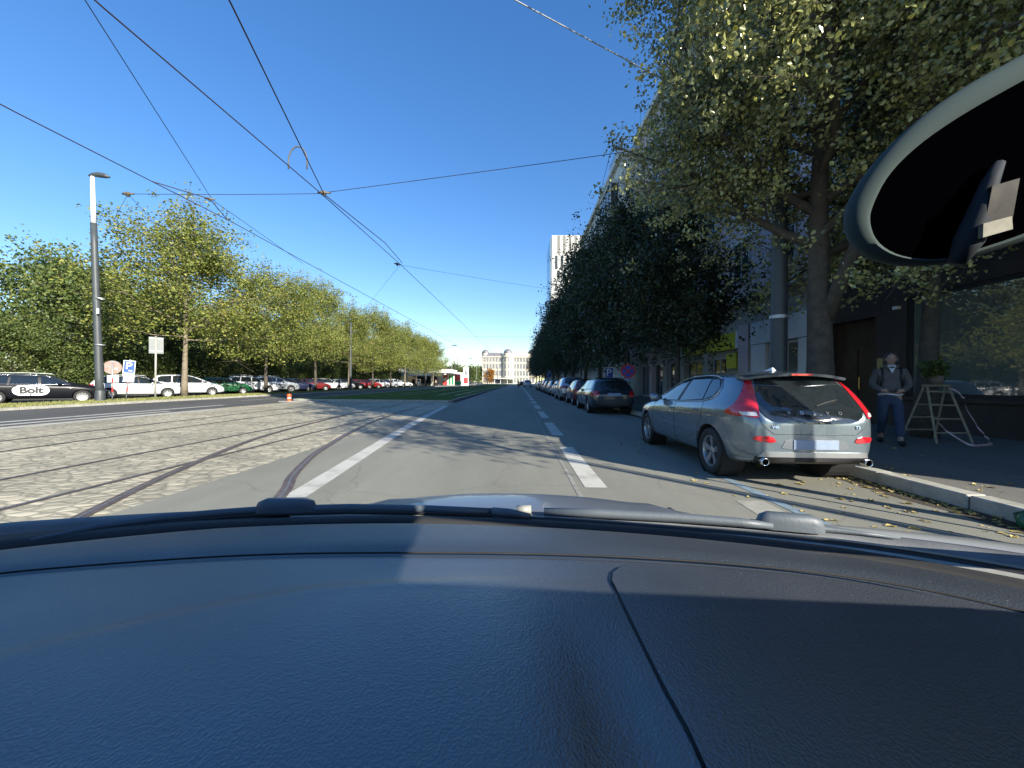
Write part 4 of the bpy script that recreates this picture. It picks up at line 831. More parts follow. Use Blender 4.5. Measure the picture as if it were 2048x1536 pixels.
# --- overhead wires: each run is a thing
def wire(name, label, pts, r=.012, sag=.0, n=24, cat='wire', group='tram contact wires and span wires'):
    P = []
    for a, b in zip(pts[:-1], pts[1:]):
        a, b = Vector(a), Vector(b); k_ = max(2, int(n / (len(pts) - 1)))
        for k in range(k_): f = k / k_; p = a.lerp(b, f); p.z -= sag * 4 * f * (1 - f); P.append(p)
    P.append(Vector(pts[-1])); o = MB().tube(P, r, 6).build(name, M['wire'], None, True); return tag(o, label, cat, group)
wire('contact_wire', 'contact wire of the near tram track running from top left to the horizon', [(-5.5, -3, 6.05), (-5.4, 4.9, 6.05), (-5.1, 9.9, 6.05), (-4.95, 16, 6.1), (-4.4, 58, 6.05), (-4.4, 110, 6.0), (-4.4, 200, 6)], .011)
wire('contact_wire', 'contact wire curving off from the top edge to the span crossing', [(-2.4, -2, 6.05), (-3.7, 4.85, 6.05), (-5.08, 9.9, 6.08), (-4.75, 13.5, 6.12), (-4.87, 15.9, 6.15)], .012)
wire('contact_wire', 'contact wire of the far tram track crossing the sky above the left trees', [(-9.4, -3, 6.05), (-9.1, 6.8, 6.05), (-8.75, 11.5, 6.05), (-8.3, 38, 6.05), (-8.2, 110, 6), (-8.2, 200, 6)], .011)
wire('contact_wire', 'short branch wire hanging beside the far contact wire', [at(305, 363, 6.1), at(420, 398, 6.15), at(455, 440, 6.07)], .012)
wire('span_wire', 'span wire from the left insulator to the crossing of the two contact wires', [(-10.25, 9.9, 6.1), (-5.1, 9.9, 6.1)], .007, .02)
wire('span_wire', 'span wire from the crossing rightwards to the grey catenary pole', [(-5.1, 9.9, 6.12), (5.62, 8.45, 6.75)], .007, .02)
wire('span_wire', 'thin wire from the left insulator back to the tall left pole', [(-10.25, 9.9, 6.1), (-21.4, 19.5, 8.6)], .005)
wire('span_wire', 'thin wire slanting down from the left insulator towards the trees', [(-10.25, 9.9, 6.1), (-21.4, 26.0, 8.0)], .006)
wire('span_wire', 'second span wire, from the far insulator to the dark maples', [at(800, 530, 6.2), (5.9, 34, 9.0)], .006, .05)
wire('span_wire', 'second span wire, leftwards from the far insulator', [at(800, 530, 6.2), (-21.4, 48.5, 8.3)], .006, .05)
wire('span_wire', 'third and farthest span wire low above the road', [(-21.4, 48.5, 7.2), (5.9, 52, 7.4)], .010, .1)
wire('ghost_wire', 'faint steep ghost reflection built as a cable at the upper left', [(-6.6, 3, 8.0), at(170, 0, 8.0), at(425, 400, 8.0), (-12.5, 22, 8.0)], .010)  # ghost reflection in the glass, added as a wire
wire('guy_wire', 'pale cable at the top running into the linden crown', [at(1000, -18, 7.0), at(1030, 0, 7.0), at(1365, 180, 7.0), (5.6, 8.4, 7.4)], .010)
bpy.data.objects['guy_wire'].data.materials[0] = mat('pale_cable', (.30, .32, .33), .8, spec=.1)
def insul(name, label, p, d=(1, 0, 0), s=1.0):
    t = thing(name, label, 'insulator', p); d = Vector(d).normalized(); q = d.to_track_quat('Z', 'Y').to_matrix().to_4x4()
    MB().lathe([(0, -.16*s), (.025*s, -.15*s), (.02*s, -.08*s), (.05*s, -.07*s), (.05*s, -.04*s), (.025*s, -.02*s), (.05*s, 0), (.05*s, .03*s), (.02*s, .05*s), (.025*s, .15*s), (0, .16*s)], 10, q).build('insulator_body', mat('porcelain', (.10, .08, .05), .5), t, True)
    MB().box((-.03*s, -.02*s, -.08*s), (.03*s, .02*s, -.02*s)).build('clamp', M['dkpole'], t)
insul('span_insulator', 'insulator at the left end of the first span wire', (-10.25, 9.9, 6.1)); insul('span_insulator', 'insulator and clamp where two contact wires meet on the first span', (-5.08, 9.9, 6.12), (1, 0, 0), 1.1)
insul('span_insulator', 'dark insulator on the second span wire', at(795, 528, 6.2), (1, 1, 0), 1.0); insul('span_insulator', 'small insulator on the branch wire over the left trees', at(420, 398, 6.15), (1, .3, 0), .8)
a, b = at(577, 338, 6.07), at(614, 338, 6.08); mid = (a + b) / 2; P = [a] + [mid + (a - mid) * math.cos(t) + Vector((0, 0, .33)) * math.sin(t) + Vector((0, 0, .18)) for t in np.linspace(0, math.pi, 14)] + [b]
tag(MB().tube(P, .016, 6).build('jumper_loop', mat('loop_grey', (.10, .10, .10), .7), None, True), 'grey arched jumper loop joining the two contact wires', 'cable loop')

# ---------------------------------------------------------------- buildings on the right
M['brown_stone'] = mat('brown_stone', (.040, .030, .024), .55, var=.25, vscale=2, bump=.1, bscale=8)
M['beige'] = mat('beige_render', (.40, .36, .29), .85, var=.12, vscale=1.2, bump=.1)
M['pink'] = mat('pink_render', (.52, .44, .45), .85, var=.10, vscale=1.0, bump=.1)
M['pale'] = mat('pale_render', (.60, .60, .56), .85, var=.08, vscale=1.5, bump=.08)
M['shopwhite'] = mat('shop_white', (.66, .70, .70), .6, var=.08, vscale=2)
M['shopgrey'] = mat('shop_grey', (.36, .37, .34), .7, var=.1, vscale=2)
M['yellow'] = mat('shop_yellow', (.58, .55, .05), .6, var=.1, vscale=3)
M['wood'] = mat('dark_wood', (.05, .03, .018), .4, var=.3, vscale=3)
M['oak'] = mat('ladder_wood', (.28, .23, .15), .7, var=.25, vscale=8)
M['bigpane'] = mat('shop_pane', (.12, .14, .12), .02, spec=1.0, coat=1.0)
M['winframe'] = mat('window_frame', (.45, .45, .43), .6)
M['winglass'] = mat('window_glass', (.03, .04, .05), .04, spec=1.0)
def winmesh(w_, h_, d=.08):
    f = MB(); b = .07
    f.box((-d, -w_/2, 0), (.02, -w_/2 + b, h_)); f.box((-d, w_/2 - b, 0), (.02, w_/2, h_)); f.box((-d, -w_/2 + b, 0), (.02, w_/2 - b, b)); f.box((-d, -w_/2 + b, h_ - b), (.02, w_/2 - b, h_))
    f.box((-d + .02, -.03, b), (0, .03, h_ - b)); f.box((-d + .022, -w_/2 + b, h_*.68), (.0, -.03, h_*.68 + .05)); f.box((-d + .022, .03, h_*.68), (.0, w_/2 - b, h_*.68 + .05)); f.box((-d - .06, -w_/2 - .06, -.08), (.02, w_/2 + .06, -.003))
    p = MB().box((-.03, -w_/2 + b - .004, b - .004), (-.012, w_/2 - b + .004, h_ - b + .004)); return f.mesh('window'), p.mesh('pane')
def windows(parent, X, ys, zs, w_, h_, rz=0, name='window', mf=None):
    wm, pm = winmesh(w_, h_); wm.materials.append(mf or M['winframe']); pm.materials.append(M['winglass'])
    for z in zs:
        for y in ys:
            f = link(bpy.data.objects.new(name, wm)); f.parent = parent; f.location = (X, y, z) if rz == 0 else (y, X, z); f.rotation_euler = (0, 0, rz)
            p = link(bpy.data.objects.new('pane', pm)); p.parent = f
# 1: brown stone corner building, ground floor with the big pane
b1 = thing('corner_building', 'tall building of dark brown stone with a big shop pane at the right edge', 'building', (0, 0, 0))
Y0, Y1 = -.6, 13.6
wl = MB(); X = 10.4
wl.box((X, Y0, 0), (X + 12, 1.3, 4.75)); wl.box((X, 1.3, 0), (X + .5, 10.55, .95)); wl.box((X, 1.3, 3.62), (X + .5, 10.55, 4.75)); wl.box((X + .5, 1.3, 0), (X + 12, 10.55, 4.75))
wl.box((X, 10.55, 0), (X + 12, 11.45, 4.75)); wl.box((X, 11.45, 3.25), (X + .5, 13.15, 4.75)); wl.box((X + .5, 11.45, 0), (X + 12, 13.15, 4.75)); wl.box((X, 13.15, 0), (X + 12, Y1, 4.75))
wl.build('ground_floor', M['brown_stone'], b1)
MB().box((X - .35, Y0 - .2, 4.75), (X + 12, Y1, 5.15)).build('cornice', M['brown_stone'], b1)
MB().box((X + .02, Y0 - .5, 5.15), (X + 12, Y1, 22.3)).build('upper_wall', M['beige'], b1)
sw = MB(); sw.box((X + .04, 1.3, .95), (X + .16, 1.42, 3.62)); sw.box((X + .04, 10.43, .95), (X + .16, 10.55, 3.62)); sw.box((X + .04, 1.42, .95), (X + .16, 10.43, 1.05)); sw.box((X + .04, 1.42, 3.52), (X + .16, 10.43, 3.62))
sw = sw.build('shop_window', M['black'], b1); MB().box((X + .08, 1.42, 1.05), (X + .11, 10.43, 3.52)).build('pane', M['bigpane'], sw)
MB().box((X - .10, 1.2, .86), (X + .02, 10.6, .95)).build('window_sill', M['brown_stone'], b1)
dr = MB().box((X + .30, 11.45, .12), (X + .40, 13.15, 3.25)).build('door', M['wood'], b1)
for y0 in (11.6, 12.35):
    for z0, z1 in ((.4, 1.2), (1.35, 2.4)): MB().box((X + .275, y0, z0), (X + .298, y0 + .62, z1)).build('door_panel', M['wood'], dr)
MB().tube([(X + .24, 12.25, 1.1), (X + .24, 12.25, 1.5)], .02, 6).build('handle', mat('brass', (.5, .35, .1), .3, 1), dr)
MB().box((X - .025, 11.2, 1.48), (X - .003, 11.36, 2.02)).build('brass_plate', mat('brass_plate', (.42, .34, .14), .5, .3, var=.2, vscale=20), b1)
MB().box((X - .12, 10.7, 3.33), (X - .003, 10.82, 3.41)).build('camera_housing', M['white'], b1)
windows(b1, X - .005, np.arange(.4, 13, 3.1), (6.0, 9.2, 12.4, 15.6, 18.6), 1.35, 1.9)
# 2: pinkish house with white and yellow shops
b2 = thing('pink_house', 'tall pinkish house above the white shop and the yellow shop on the right', 'building', (0, 0, 0)); Y0, Y1 = 13.62, 34.6
MB().box((X + .3, Y0, 0), (X + 12, Y1, 5.2)).build('ground_floor', M['shopgrey'], b2)
MB().box((X, Y0, 5.2), (X + 12, Y1, 22.3)).build('upper_wall', M['pink'], b2)
MB().box((X - .45, -1.3, 22.3), (X + 12, Y1, 22.75)).build('roof_cornice', M['pale'], b2)
MB().box((X - .06, Y0, 7.9), (X - .003, Y1, 8.05)).build('string_course', M['pale'], b2)
MB().box((X - .25, Y0, 5.05), (X - .003, Y1, 5.35)).build('belt_cornice', M['pale'], b2)
for y0, y1, m in ((13.7, 14.55, 'shopwhite'), (16.5, 17.5, 'shopwhite'), (17.72, 18.5, 'pink'), (21.4, 22.0, 'shopgrey'), (24.6, 25.4, 'shopgrey'), (27.4, 28.1, 'shopgrey'), (30.3, 31.0, 'pink'), (33.6, 34.5, 'shopgrey')):
    MB().box((X, y0, 0), (X + .28, y1, 2.98 if m == 'shopwhite' else 4.0)).build('pier', M[m], b2)
MB().box((X - .02, 13.7, 3.0), (X + .26, 17.5, 3.95)).build('white_fascia', M['shopwhite'], b2)
for y0, y1 in ((14.65, 15.3), (15.6, 16.4)):
    f = MB(); f.box((X + .10, y0, .3), (X + .16, y0 + .07, 2.95)); f.box((X + .10, y1 - .07, .3), (X + .16, y1, 2.95)); f.box((X + .1, y0 + .07, 2.85), (X + .16, y1 - .07, 2.95)); f = f.build('shop_window', M['winframe'], b2)
    MB().box((X + .12, y0 + .07, .3), (X + .135, y1 - .07, 2.85)).build('pane', M['bigpane'], f)
MB().box((X + .18, 14.8, .9), (X + .24, 15.2, 2.5)).build('poster', mat('poster_orange', (.35, .10, .03), .6, var2=(.08, .03, .02), vscale=4), b2)
MB().box((X - .03, 18.7, 2.95), (X + .26, 24.4, 3.75)).build('yellow_fascia', M['yellow'], b2)
MB().box((X - .035, 18.52, 2.95), (X + .2, 18.68, 3.8)).build('lightbox_end', M['sign_white'], b2)
text_on('shop_lettering', 'POTRAVINY', .42, M['dkpole'], b2, Matrix.Translation((X - .034, 21.6, 3.38)) @ Matrix.Rotation(R(-90), 4, 'Z') @ Matrix.Rotation(R(90), 4, 'X'), .005, .003) if 0 else None
def letters(s_, size, y, z, m, parent):
    text_on('shop_lettering', s_, size, m, parent, Matrix.Translation((X - .036, y, z)) @ Matrix.Rotation(R(-90), 4, 'Z') @ Matrix.Rotation(R(90), 4, 'X'), .004, .003)
letters('ÁRNA', .45, 21.8, 3.35, mat('letter_green', (.10, .16, .05), .6), b2)
MB().box((X + .03, 18.75, 2.0), (X + .27, 19.6, 2.75)).build('yellow_panel', M['yellow'], b2)
for y0, y1, zt in ((19.8, 21.2, 2.6), (22.2, 24.4, 2.6), (25.6, 27.2, 2.7), (28.3, 30.1, 2.7), (31.2, 33.4, 2.7)):
    f = MB(); f.box((X + .2, y0, .3), (X + .27, y0 + .07, zt)); f.box((X + .2, y1 - .07, .3), (X + .27, y1, zt)); f.box((X + .2, y0 + .07, zt - .07), (X + .27, y1 - .07, zt)); f.box((X + .21, (y0+y1)/2 - .03, .3), (X + .26, (y0+y1)/2 + .03, zt - .07)); f = f.build('shop_window', M['winframe'], b2)
    MB().box((X + .23, y0 + .07, .3), (X + .245, y1 - .07, zt - .07)).build('pane', M['winglass'], f)
letters('ÉG', .55, 26.5, 3.6, M['sign_white'], b2)
for y in (14.6, 17.2): MB().tube([(X + .1, y, 4.25), (X - .9, y - .1, 4.3)], .02, 6).build('awning_arm', M['galv'], b2)
MB().box((X - .12, 19.5, 1.9), (X - .003, 20.1, 2.5)).build('notice_board', M['sign_white'], b2) if 0 else None
windows(b2, X - .005, np.arange(15.3, 34, 2.9), (6.0, 9.2, 12.4, 15.6, 18.8), 1.3, 1.9)
# 3: projecting block with bay window and railing
b3 = thing('pale_block', 'pale projecting house with a glazed corner bay below its roof railing', 'building', (0, 0, 0)); XB = 9.1
MB().box((XB, 34.62, 0), (XB + 13, 57, 21.5)).build('wall', M['pale'], b3)
MB().box((XB - .35, 34.3, 21.5), (XB + 13, 57.2, 21.95)).build('roof_cornice', M['pale'], b3)
MB().box((XB - .75, 36.2, 15.6), (XB - .003, 40.6, 17.6)).build('bay_apron', M['pale'], b3); MB().box((XB - .70, 36.25, 17.6), (XB - .003, 40.55, 19.9)).build('bay_glazing', M['winglass'], b3); MB().box((XB - .8, 36.1, 19.9), (XB - .003, 40.7, 20.2)).build('bay_roof', M['pale'], b3)
for y in (36.24, 37.3, 38.4, 39.5, 40.5): MB().box((XB - .74, y, 17.6), (XB - .66, y + .07, 19.9)).build('bay_mullion', M['white'], b3)
rl_ = MB()
for k in range(6): rl_.tube([(XB, 34.7 + k, 21.95), (XB, 34.7 + k, 23.3)], .03, 5)
for z in (22.3, 22.65, 23.0, 23.3): rl_.tube([(XB, 34.7, z), (XB, 39.7, z)], .025, 5); rl_.tube([(XB, 34.7, z), (XB + 1.4, 34.7, z)], .025, 5)
rl_.build('roof_railing', M['dkpole'], b3)
windows(b3, XB - .005, np.arange(42.5, 56, 2.9), (6.0, 9.2, 12.4, 15.6, 18.4), 1.3, 1.9)
windows(b3, XB - .005, np.arange(36.0, 41, 2.9), (6.0, 9.2, 12.4), 1.3, 1.9)
windows(b3, 34.60, (XB + .65,), (17.6,), .8, 1.9, R(90))
b4 = thing('low_terrace', 'low continuous terrace of houses behind the far maples on the right', 'building', (0, 0, 0)); MB().box((9.6, 57.2, 0), (22, 146, 15)).build('wall', M['beige'], b4); MB().box((9.2, 57.3, 15), (22, 146.2, 15.4)).build('roof_cornice', M['pale'], b4)
windows(b4, 9.595, np.arange(60, 144, 6.5), (1.0, 5.0, 8.4, 11.6), 1.6, 2.0)
# 4: high-rise tower with chequered panels
tw = thing('tower_block', 'white high-rise tower with a chequer of dark windows behind the maples', 'building', (12.35, 150, 0), R(0)); tw.scale = (.678,) * 3
MB().box((0, 0, 0), (34, 26, 86)).build('wall', mat('tower_panel', (.50, .50, .47), .6, var=.06, vscale=.3), tw)
MB().box((-.9, .35, 0), (-.003, 25.5, 84.5)).build('side_glazing', mat('tower_glass', (.16, .24, .30), .15, .2, var=.1), tw)
pd = MB(); pd.box((-.9, -.05, 85.2), (34, 26, 86.8)); 
tg = mat('tower_window', (.045, .055, .065), .6, spec=.2, var=.3, vscale=.4); tg2 = mat('tower_louvre', (.17, .165, .15), .6, var=.1, vscale=2)
k = 0
for r_, (z0, z1) in enumerate(((75.5, 85.8), (66.6, 74.4), (61.0, 65.9), (51.5, 59.2), (43.5, 50.8), (35, 42), (27, 34), (19, 26))):
    for c in range(10):
        x0 = 1.4 + 3.25 * c + (1.7 if r_ % 2 == 0 else 0.4)
        if x0 + 1.6 > 33.5: continue
        o = MB().box((x0, -.06, z0), (x0 + 1.55, -.004, z1))
        if r_ > 2:
            o = MB(); nn = 3
            for q in range(nn): hh = (z1 - z0) / nn; o.box((x0, -.06, z0 + q*hh), (x0 + 1.55, -.004, z0 + q*hh + hh*.72))
        o.build('window', tg2 if r_ == 0 else tg, tw)
MB().box((.2, -.10, 59.6), (33.8, -.004, 60.5)).build('floor_band', M['white'], tw)
# 5: domed palace closing the street
pa = thing('domed_palace', 'cream curved palace with three glass domes closing the street', 'building', (-25, 262, 0)); cream = mat('cream_stone', (.60, .54, .43), .8, var=.08, vscale=.3); slate = mat('slate_roof', (.17, .16, .17), .35, var=.2); pwin = mat('palace_window', (.20, .21, .22), .2, var=.3, vscale=.5)
W_, Hh = 36.0, 18.3
def pal(u):    # facade line: bulges out at the middle third
    x = W_ * u; y = 0
    if .36 < u < .60: y = -3.2 * math.sin(math.pi * (u - .36) / .24) ** .8
    return x, y
us = np.linspace(0, 1, 61); fl = [pal(u) for u in us]
MB().prism(fl + [(W_, 14), (0, 14)], Hh).build('wall', cream, pa)
for z, hh, dd in ((4.6, .35, .35), (9.4, .3, .3), (14.2, .3, .3), (17.9, .75, .6)):
    MB().prism([(x, y - dd) for x, y in fl] + [(W_, .5), (0, .5)], hh, Matrix.Translation((0, 0, z))).build('cornice', cream, pa)
MB().add([(0, 0, Hh + .36), (W_*.36, 0, Hh + .36), (W_*.36, 6, Hh + .36), (0, 6, Hh + .36), (.5, 1.4, 21.2), (W_*.36, 1.4, 21.2), (W_*.36, 6, 21.2), (.5, 6, 21.2)], [(0, 1, 5, 4), (1, 2, 6, 5), (2, 3, 7, 6), (3, 0, 4, 7), (4, 5, 6, 7)]).build('roof', slate, pa)
MB().prism([(x, y + .6) for x, y in fl[21:]] + [(W_, 8), (W_*.35, 8)], 1.9, Matrix.Translation((0, 0, Hh + .36))).build('attic', cream, pa)
wn = 0
for i, u in enumerate(np.linspace(.04, .96, 17)):
    x, y = pal(u); x2, y2 = pal(u + .005); a = math.atan2(y2 - y, x2 - x)
    for z, hh in ((.8, 3.3), (5.4, 3.4), (10.2, 3.4), (14.9, 2.6)):
        wd = 1.55 if u < .36 or u > .6 else 1.0
        MB().box((-wd/2, -.10, 0), (wd/2, .05, hh), Matrix.Translation((x, y, z)) @ Matrix.Rotation(a, 4, 'Z')).build('window', pwin, pa)
for u, s_ in ((.05, 1.0), (.48, 1.15), (.93, 1.0)):
    x, y = pal(u); Mx = Matrix.Translation((x, y + 2.6, Hh)); d = MB().lathe([(2.3*s_, 0), (2.3*s_, 2.6)], 20, Mx).build('dome_drum', cream, pa)
    MB().lathe([(2.5*s_*math.cos(t), 2.6 + 2.4*s_*math.sin(t)) for t in np.linspace(0, math.pi/2, 8)], 20, Mx).build('dome', slate, pa, True)
MB().box((W_*.28, 1.5, 21.2), (W_*.31, 3, 23.5)).build('chimney', cream, pa)
pv = thing('tram_shelter', 'white flat canopy shelter at the foot of the domed palace', 'shelter', (-15, 228, 0)); MB().box((0, 0, 3.2), (12, 3, 3.6)).build('canopy', M['white'], pv)
for x in (.5, 4, 8, 11.5): MB().tube([(x, 1.5, 0), (x, 1.5, 3.2)], .12, 8).build('column', M['white'], pv)
MB().box((.5, 2.8, .3), (11.5, 2.86, 2.8)).build('back_screen', M['winglass'], pv)
# 6: petrol station on the left
ps = thing('petrol_station', 'white petrol station with flat canopy and coloured panels behind the last parked cars', 'building', (0, 0, 0))
MB().box((-44, 108, 3.7), (-19.5, 121, 4.75)).build('canopy', M['white'], ps)
for x in (-41, -33, -25.5): MB().box((x - .25, 112, 0), (x + .25, 112.6, 3.7)).build('column', M['white'], ps)
MB().box((-43, 122, 0), (-24, 130, 3.9)).build('shop_wall', M['white'], ps); MB().box((-40, 121.8, .5), (-26, 121.99, 2.9)).build('shop_glazing', M['winglass'], ps)
MB().add([(-47, 112, 0), (-43.5, 112, 0), (-43.5, 112, 4.2), (-47, 112, 3.0), (-47, 120, 0), (-43.5, 120, 0), (-43.5, 120, 4.2), (-47, 120, 3.0)], [(0,1,2,3), (4,7,6,5), (3,2,6,7), (0,3,7,4), (1,5,6,2)]).build('side_wing', M['white'], ps)
MB().box((-23.0, 121.2, 0), (-16.8, 121.6, 4.1)).build('panel_wall', M['white'], ps)
for x0, x1, z0, z1, m in ((-24.0, -22.6, .2, 3.4, mat('panel_red', (.55, .06, .06), .5)), (-22.0, -21.6, .3, 3.2, mat('panel_green', (.02, .30, .10), .5)), (-21.2, -20.7, .3, 3.2, bpy.data.materials['panel_green']), (-20.2, -18.6, 1.5, 3.4, bpy.data.materials['panel_red']), (-20.2, -18.2, .3, 1.4, bpy.data.materials['panel_green'])):
    MB().box((x0, 121.08, z0), (x1, 121.19, z1)).build('coloured_panel', m, ps)
MB().box((-23.9, 121.0, 1.4), (-22.7, 121.07, 2.5)).build('price_panel', M['sign_white'], ps)
py_ = thing('price_pylon', 'white and red upright pylon sign of the petrol station', 'sign', (-16.3, 118, 0)); MB().box((-.8, -.2, 0), (.8, .2, 5.6)).build('pylon_panel', M['white'], py_); MB().box((-.62, -.26, .7), (.62, -.203, 2.5)).build('red_field', bpy.data.materials['panel_red'], py_); MB().box((-.35, -.26, 3.2), (.35, -.203, 4.7)).build('dark_mark', M['galv'], py_)
for i, x in enumerate((-36.5, -29.0)):
    t = thing('fuel_pump', ['left fuel pump under the petrol station canopy', 'right fuel pump under the petrol station canopy'][i], 'fuel pump', (x, 111, 0)); bevel(MB().box((-.5, -.3, 0), (.5, .3, 1.9)).build('pump_body', M['galv'], t), .05); MB().box((-.35, -.34, 1.2), (.35, -.302, 1.7)).build('display', M['black'], t)
# ---------------------------------------------------------------- the car the photograph is taken from
own = thing('camera_car', 'car the picture is taken from, its dark blue dashboard filling the foreground', 'car', (0, 0, 0))
def dash_mat(name, c0, rough, spec, leather=1.0):
    m = bpy.data.materials.new(name); m.use_nodes = True; l = m.node_tree.links; p = m.node_tree.nodes['Principled BSDF']
    tc = N(m, 'ShaderNodeTexCoord'); v = N(m, 'ShaderNodeTexVoronoi'); v.inputs['Scale'].default_value = 420; l.new(tc.outputs['Object'], v.inputs[0])
    nz = N(m, 'ShaderNodeTexNoise'); nz.inputs['Scale'].default_value = 160; nz.inputs['Detail'].default_value = 3; l.new(tc.outputs['Object'], nz.inputs[0])
    ad = N(m, 'ShaderNodeMath'); ad.operation = 'ADD'; l.new(v.outputs['Distance'], ad.inputs[0]); l.new(nz.outputs[0], ad.inputs[1])
    b = N(m, 'ShaderNodeBump'); b.inputs['Strength'].default_value = .35 * leather; b.inputs['Distance'].default_value = .0012; l.new(ad.outputs[0], b.inputs['Height']); l.new(b.outputs[0], p.inputs['Normal'])
    dv = N(m, 'ShaderNodeTexVoronoi'); dv.inputs['Scale'].default_value = 260; l.new(tc.outputs['Object'], dv.inputs[0]); ds = N(m, 'ShaderNodeSeparateColor'); l.new(dv.outputs['Color'], ds.inputs[0])
    dr_ = N(m, 'ShaderNodeMath'); dr_.operation = 'GREATER_THAN'; dr_.inputs[1].default_value = .975; l.new(ds.outputs[0], dr_.inputs[0]); dl = N(m, 'ShaderNodeMath'); dl.operation = 'LESS_THAN'; dl.inputs[1].default_value = .22; l.new(dv.outputs['Distance'], dl.inputs[0]); dm_ = N(m, 'ShaderNodeMath'); dm_.operation = 'MULTIPLY'; l.new(dr_.outputs[0], dm_.inputs[0]); l.new(dl.outputs[0], dm_.inputs[1])
    dc = N(m, 'ShaderNodeMix'); dc.data_type = 'RGBA'; dc.inputs[6].default_value = (*c0, 1); dc.inputs[7].default_value = (.16, .16, .15, 1); l.new(dm_.outputs[0], dc.inputs[0]); l.new(dc.outputs[2], p.inputs['Base Color'])
    p.inputs['Roughness'].default_value = rough; p.inputs['IOR'].default_value = 2.1; rr_ = N(m, 'ShaderNodeMapRange'); rr_.inputs[3].default_value = rough - .07; rr_.inputs[4].default_value = rough + .12; sm2 = N(m, 'ShaderNodeTexNoise'); sm2.inputs['Scale'].default_value = 7; sm2.inputs['Detail'].default_value = 6; l.new(tc.outputs['Object'], sm2.inputs[0]); l.new(sm2.outputs[0], rr_.inputs[0]); l.new(rr_.outputs[0], p.inputs['Roughness']); p.inputs['Specular IOR Level'].default_value = spec; p.inputs['Specular Tint'].default_value = (1, .95, .88, 1); return m
M['dash'] = dash_mat('dashboard_skin', (.030, .038, .052), .38, .9, .9); M['dash2'] = dash_mat('dashboard_edge', (.026, .034, .045), .42, .5, .9)
M['cowl'] = mat('cowl_plastic', (.14, .145, .15), .55, var=.2, vscale=12, bump=.1, bscale=200); M['cowl2'] = mat('cowl_light', (.26, .26, .23), .5, var=.25, vscale=20)
M['wiper'] = mat('wiper_plastic', (.09, .108, .125), .5, bump=.05, bscale=150)
def curve_px(P, xs): return [(x, float(np.interp(x, [p[0] for p in P], [p[1] for p in P]))) for x in xs]
XS = np.linspace(-260, 2330, 75)
def smooth1(P):
    xs = np.array([p[0] for p in P]); ys = np.array([p[1] for p in P]); k = np.array([1, 2, 3, 2, 1.]) / 9
    for _ in range(3):
        z = np.concatenate([[2*ys[0]-ys[2], 2*ys[0]-ys[1]], ys, [2*ys[-1]-ys[-2], 2*ys[-1]-ys[-3]]]); ys = np.convolve(z, k, 'valid')
    return list(zip(xs, ys))
EDGE = smooth1(curve_px([(-260, 1135), (0, 1094), (250, 1067), (430, 1049), (640, 1041), (830, 1039), (1024, 1045), (1200, 1055), (1374, 1070), (1520, 1086), (1674, 1105), (1860, 1136), (2048, 1172), (2330, 1235)], XS))
SEAM = smooth1(curve_px([(-260, 1186), (0, 1146), (300, 1122), (500, 1110), (700, 1106), (1024, 1107), (1224, 1113), (1424, 1125), (1640, 1145), (1834, 1176), (2048, 1225), (2330, 1300)], XS))
E3 = [at(x, y, 1.0) for x, y in EDGE]; S3 = [at(x, y, 1.008) for x, y in SEAM]
def grid(rows, name, m, parent, smooth=True):
    n = len(rows[0]); mb = MB(); mb.v = [tuple(p) for r_ in rows for p in r_]; mb.f = [(i*n+k, i*n+k+1, (i+1)*n+k+1, (i+1)*n+k) for i in range(len(rows)-1) for k in range(n-1)]
    me = mb.mesh(name, smooth)
    if sum(p.normal.z for p in me.polygons) < 0: me.flip_normals()
    return mobj(name, me, m, parent)
# edge roll under the glass
rows = []
for f in np.linspace(0, 1, 7):
    rows.append([e.lerp(s, f) + V3(0, 0, .004 * math.sin(math.pi * f) - (.010 if f == 0 else 0) - (.006 if f == 1 else 0)) for e, s in zip(E3, S3)])
grid([[p + V3(0, .012, -.05) for p in rows[0]]] + rows, 'dashboard_edge', M['dash2'], own)
# main pad from the seam to below the picture
def bell(t): return math.exp(-t * t)
rows = []
NP = 110
for j in range(NP + 1):
    f = j / NP; r_ = []
    for s in S3:
        y = s.y - .004 + (.02 - s.y) * f ** .9; x = s.x; z = 1.0075 + .010 * math.sin(min(1, f * 1.6) * math.pi / 2) - .05 * f * f
        if j == 0: z -= .006
        ya = .475 - .55 * (x + .02) ** 2 - (.18 * max(0, -x - .25))           # raised arc shaped to imitate a reflected streak
        z += (.0045 * (1 / (1 + math.exp(-(ya - y) / .010))) + .0022 * bell((ya - y) / .012)) * (1 / (1 + math.exp((x - .05) / .03)))
        xr = .055 + .10 * (.40 - y)                                           # shallow valley towards the right foot of the picture
        if y < .42: z -= .009 * bell((x - xr - .012) / .030) * min(1, (.42 - y) / .12)
        if x > .12: z += .0026 * bell((y - (.425 - .03 * (x - .2))) / .007) * min(1, max(0, (x - .17) / .02))  # added ridge imitating a pale streak reflected in the windscreen
        r_.append(V3(x, y, z))
    rows.append(r_)
pad = grid(rows, 'dashboard', M['dash'], own); pad_rows = rows
dm = MB(); bm = bmesh.new(); bm.from_mesh(pad.data); pad_bvh = BVHTree.FromBMesh(bm); bm.free()
def on_pad(px, py, off):
    p = at(px, py, 1.01)
    for _ in range(3):
        h = pad_bvh.ray_cast(V3(p.x, p.y, 2), V3(0, 0, -1)); z = (h[0].z if h[0] else 1.0); p = at(px, py, z)
    return V3(p.x, p.y, z + off)
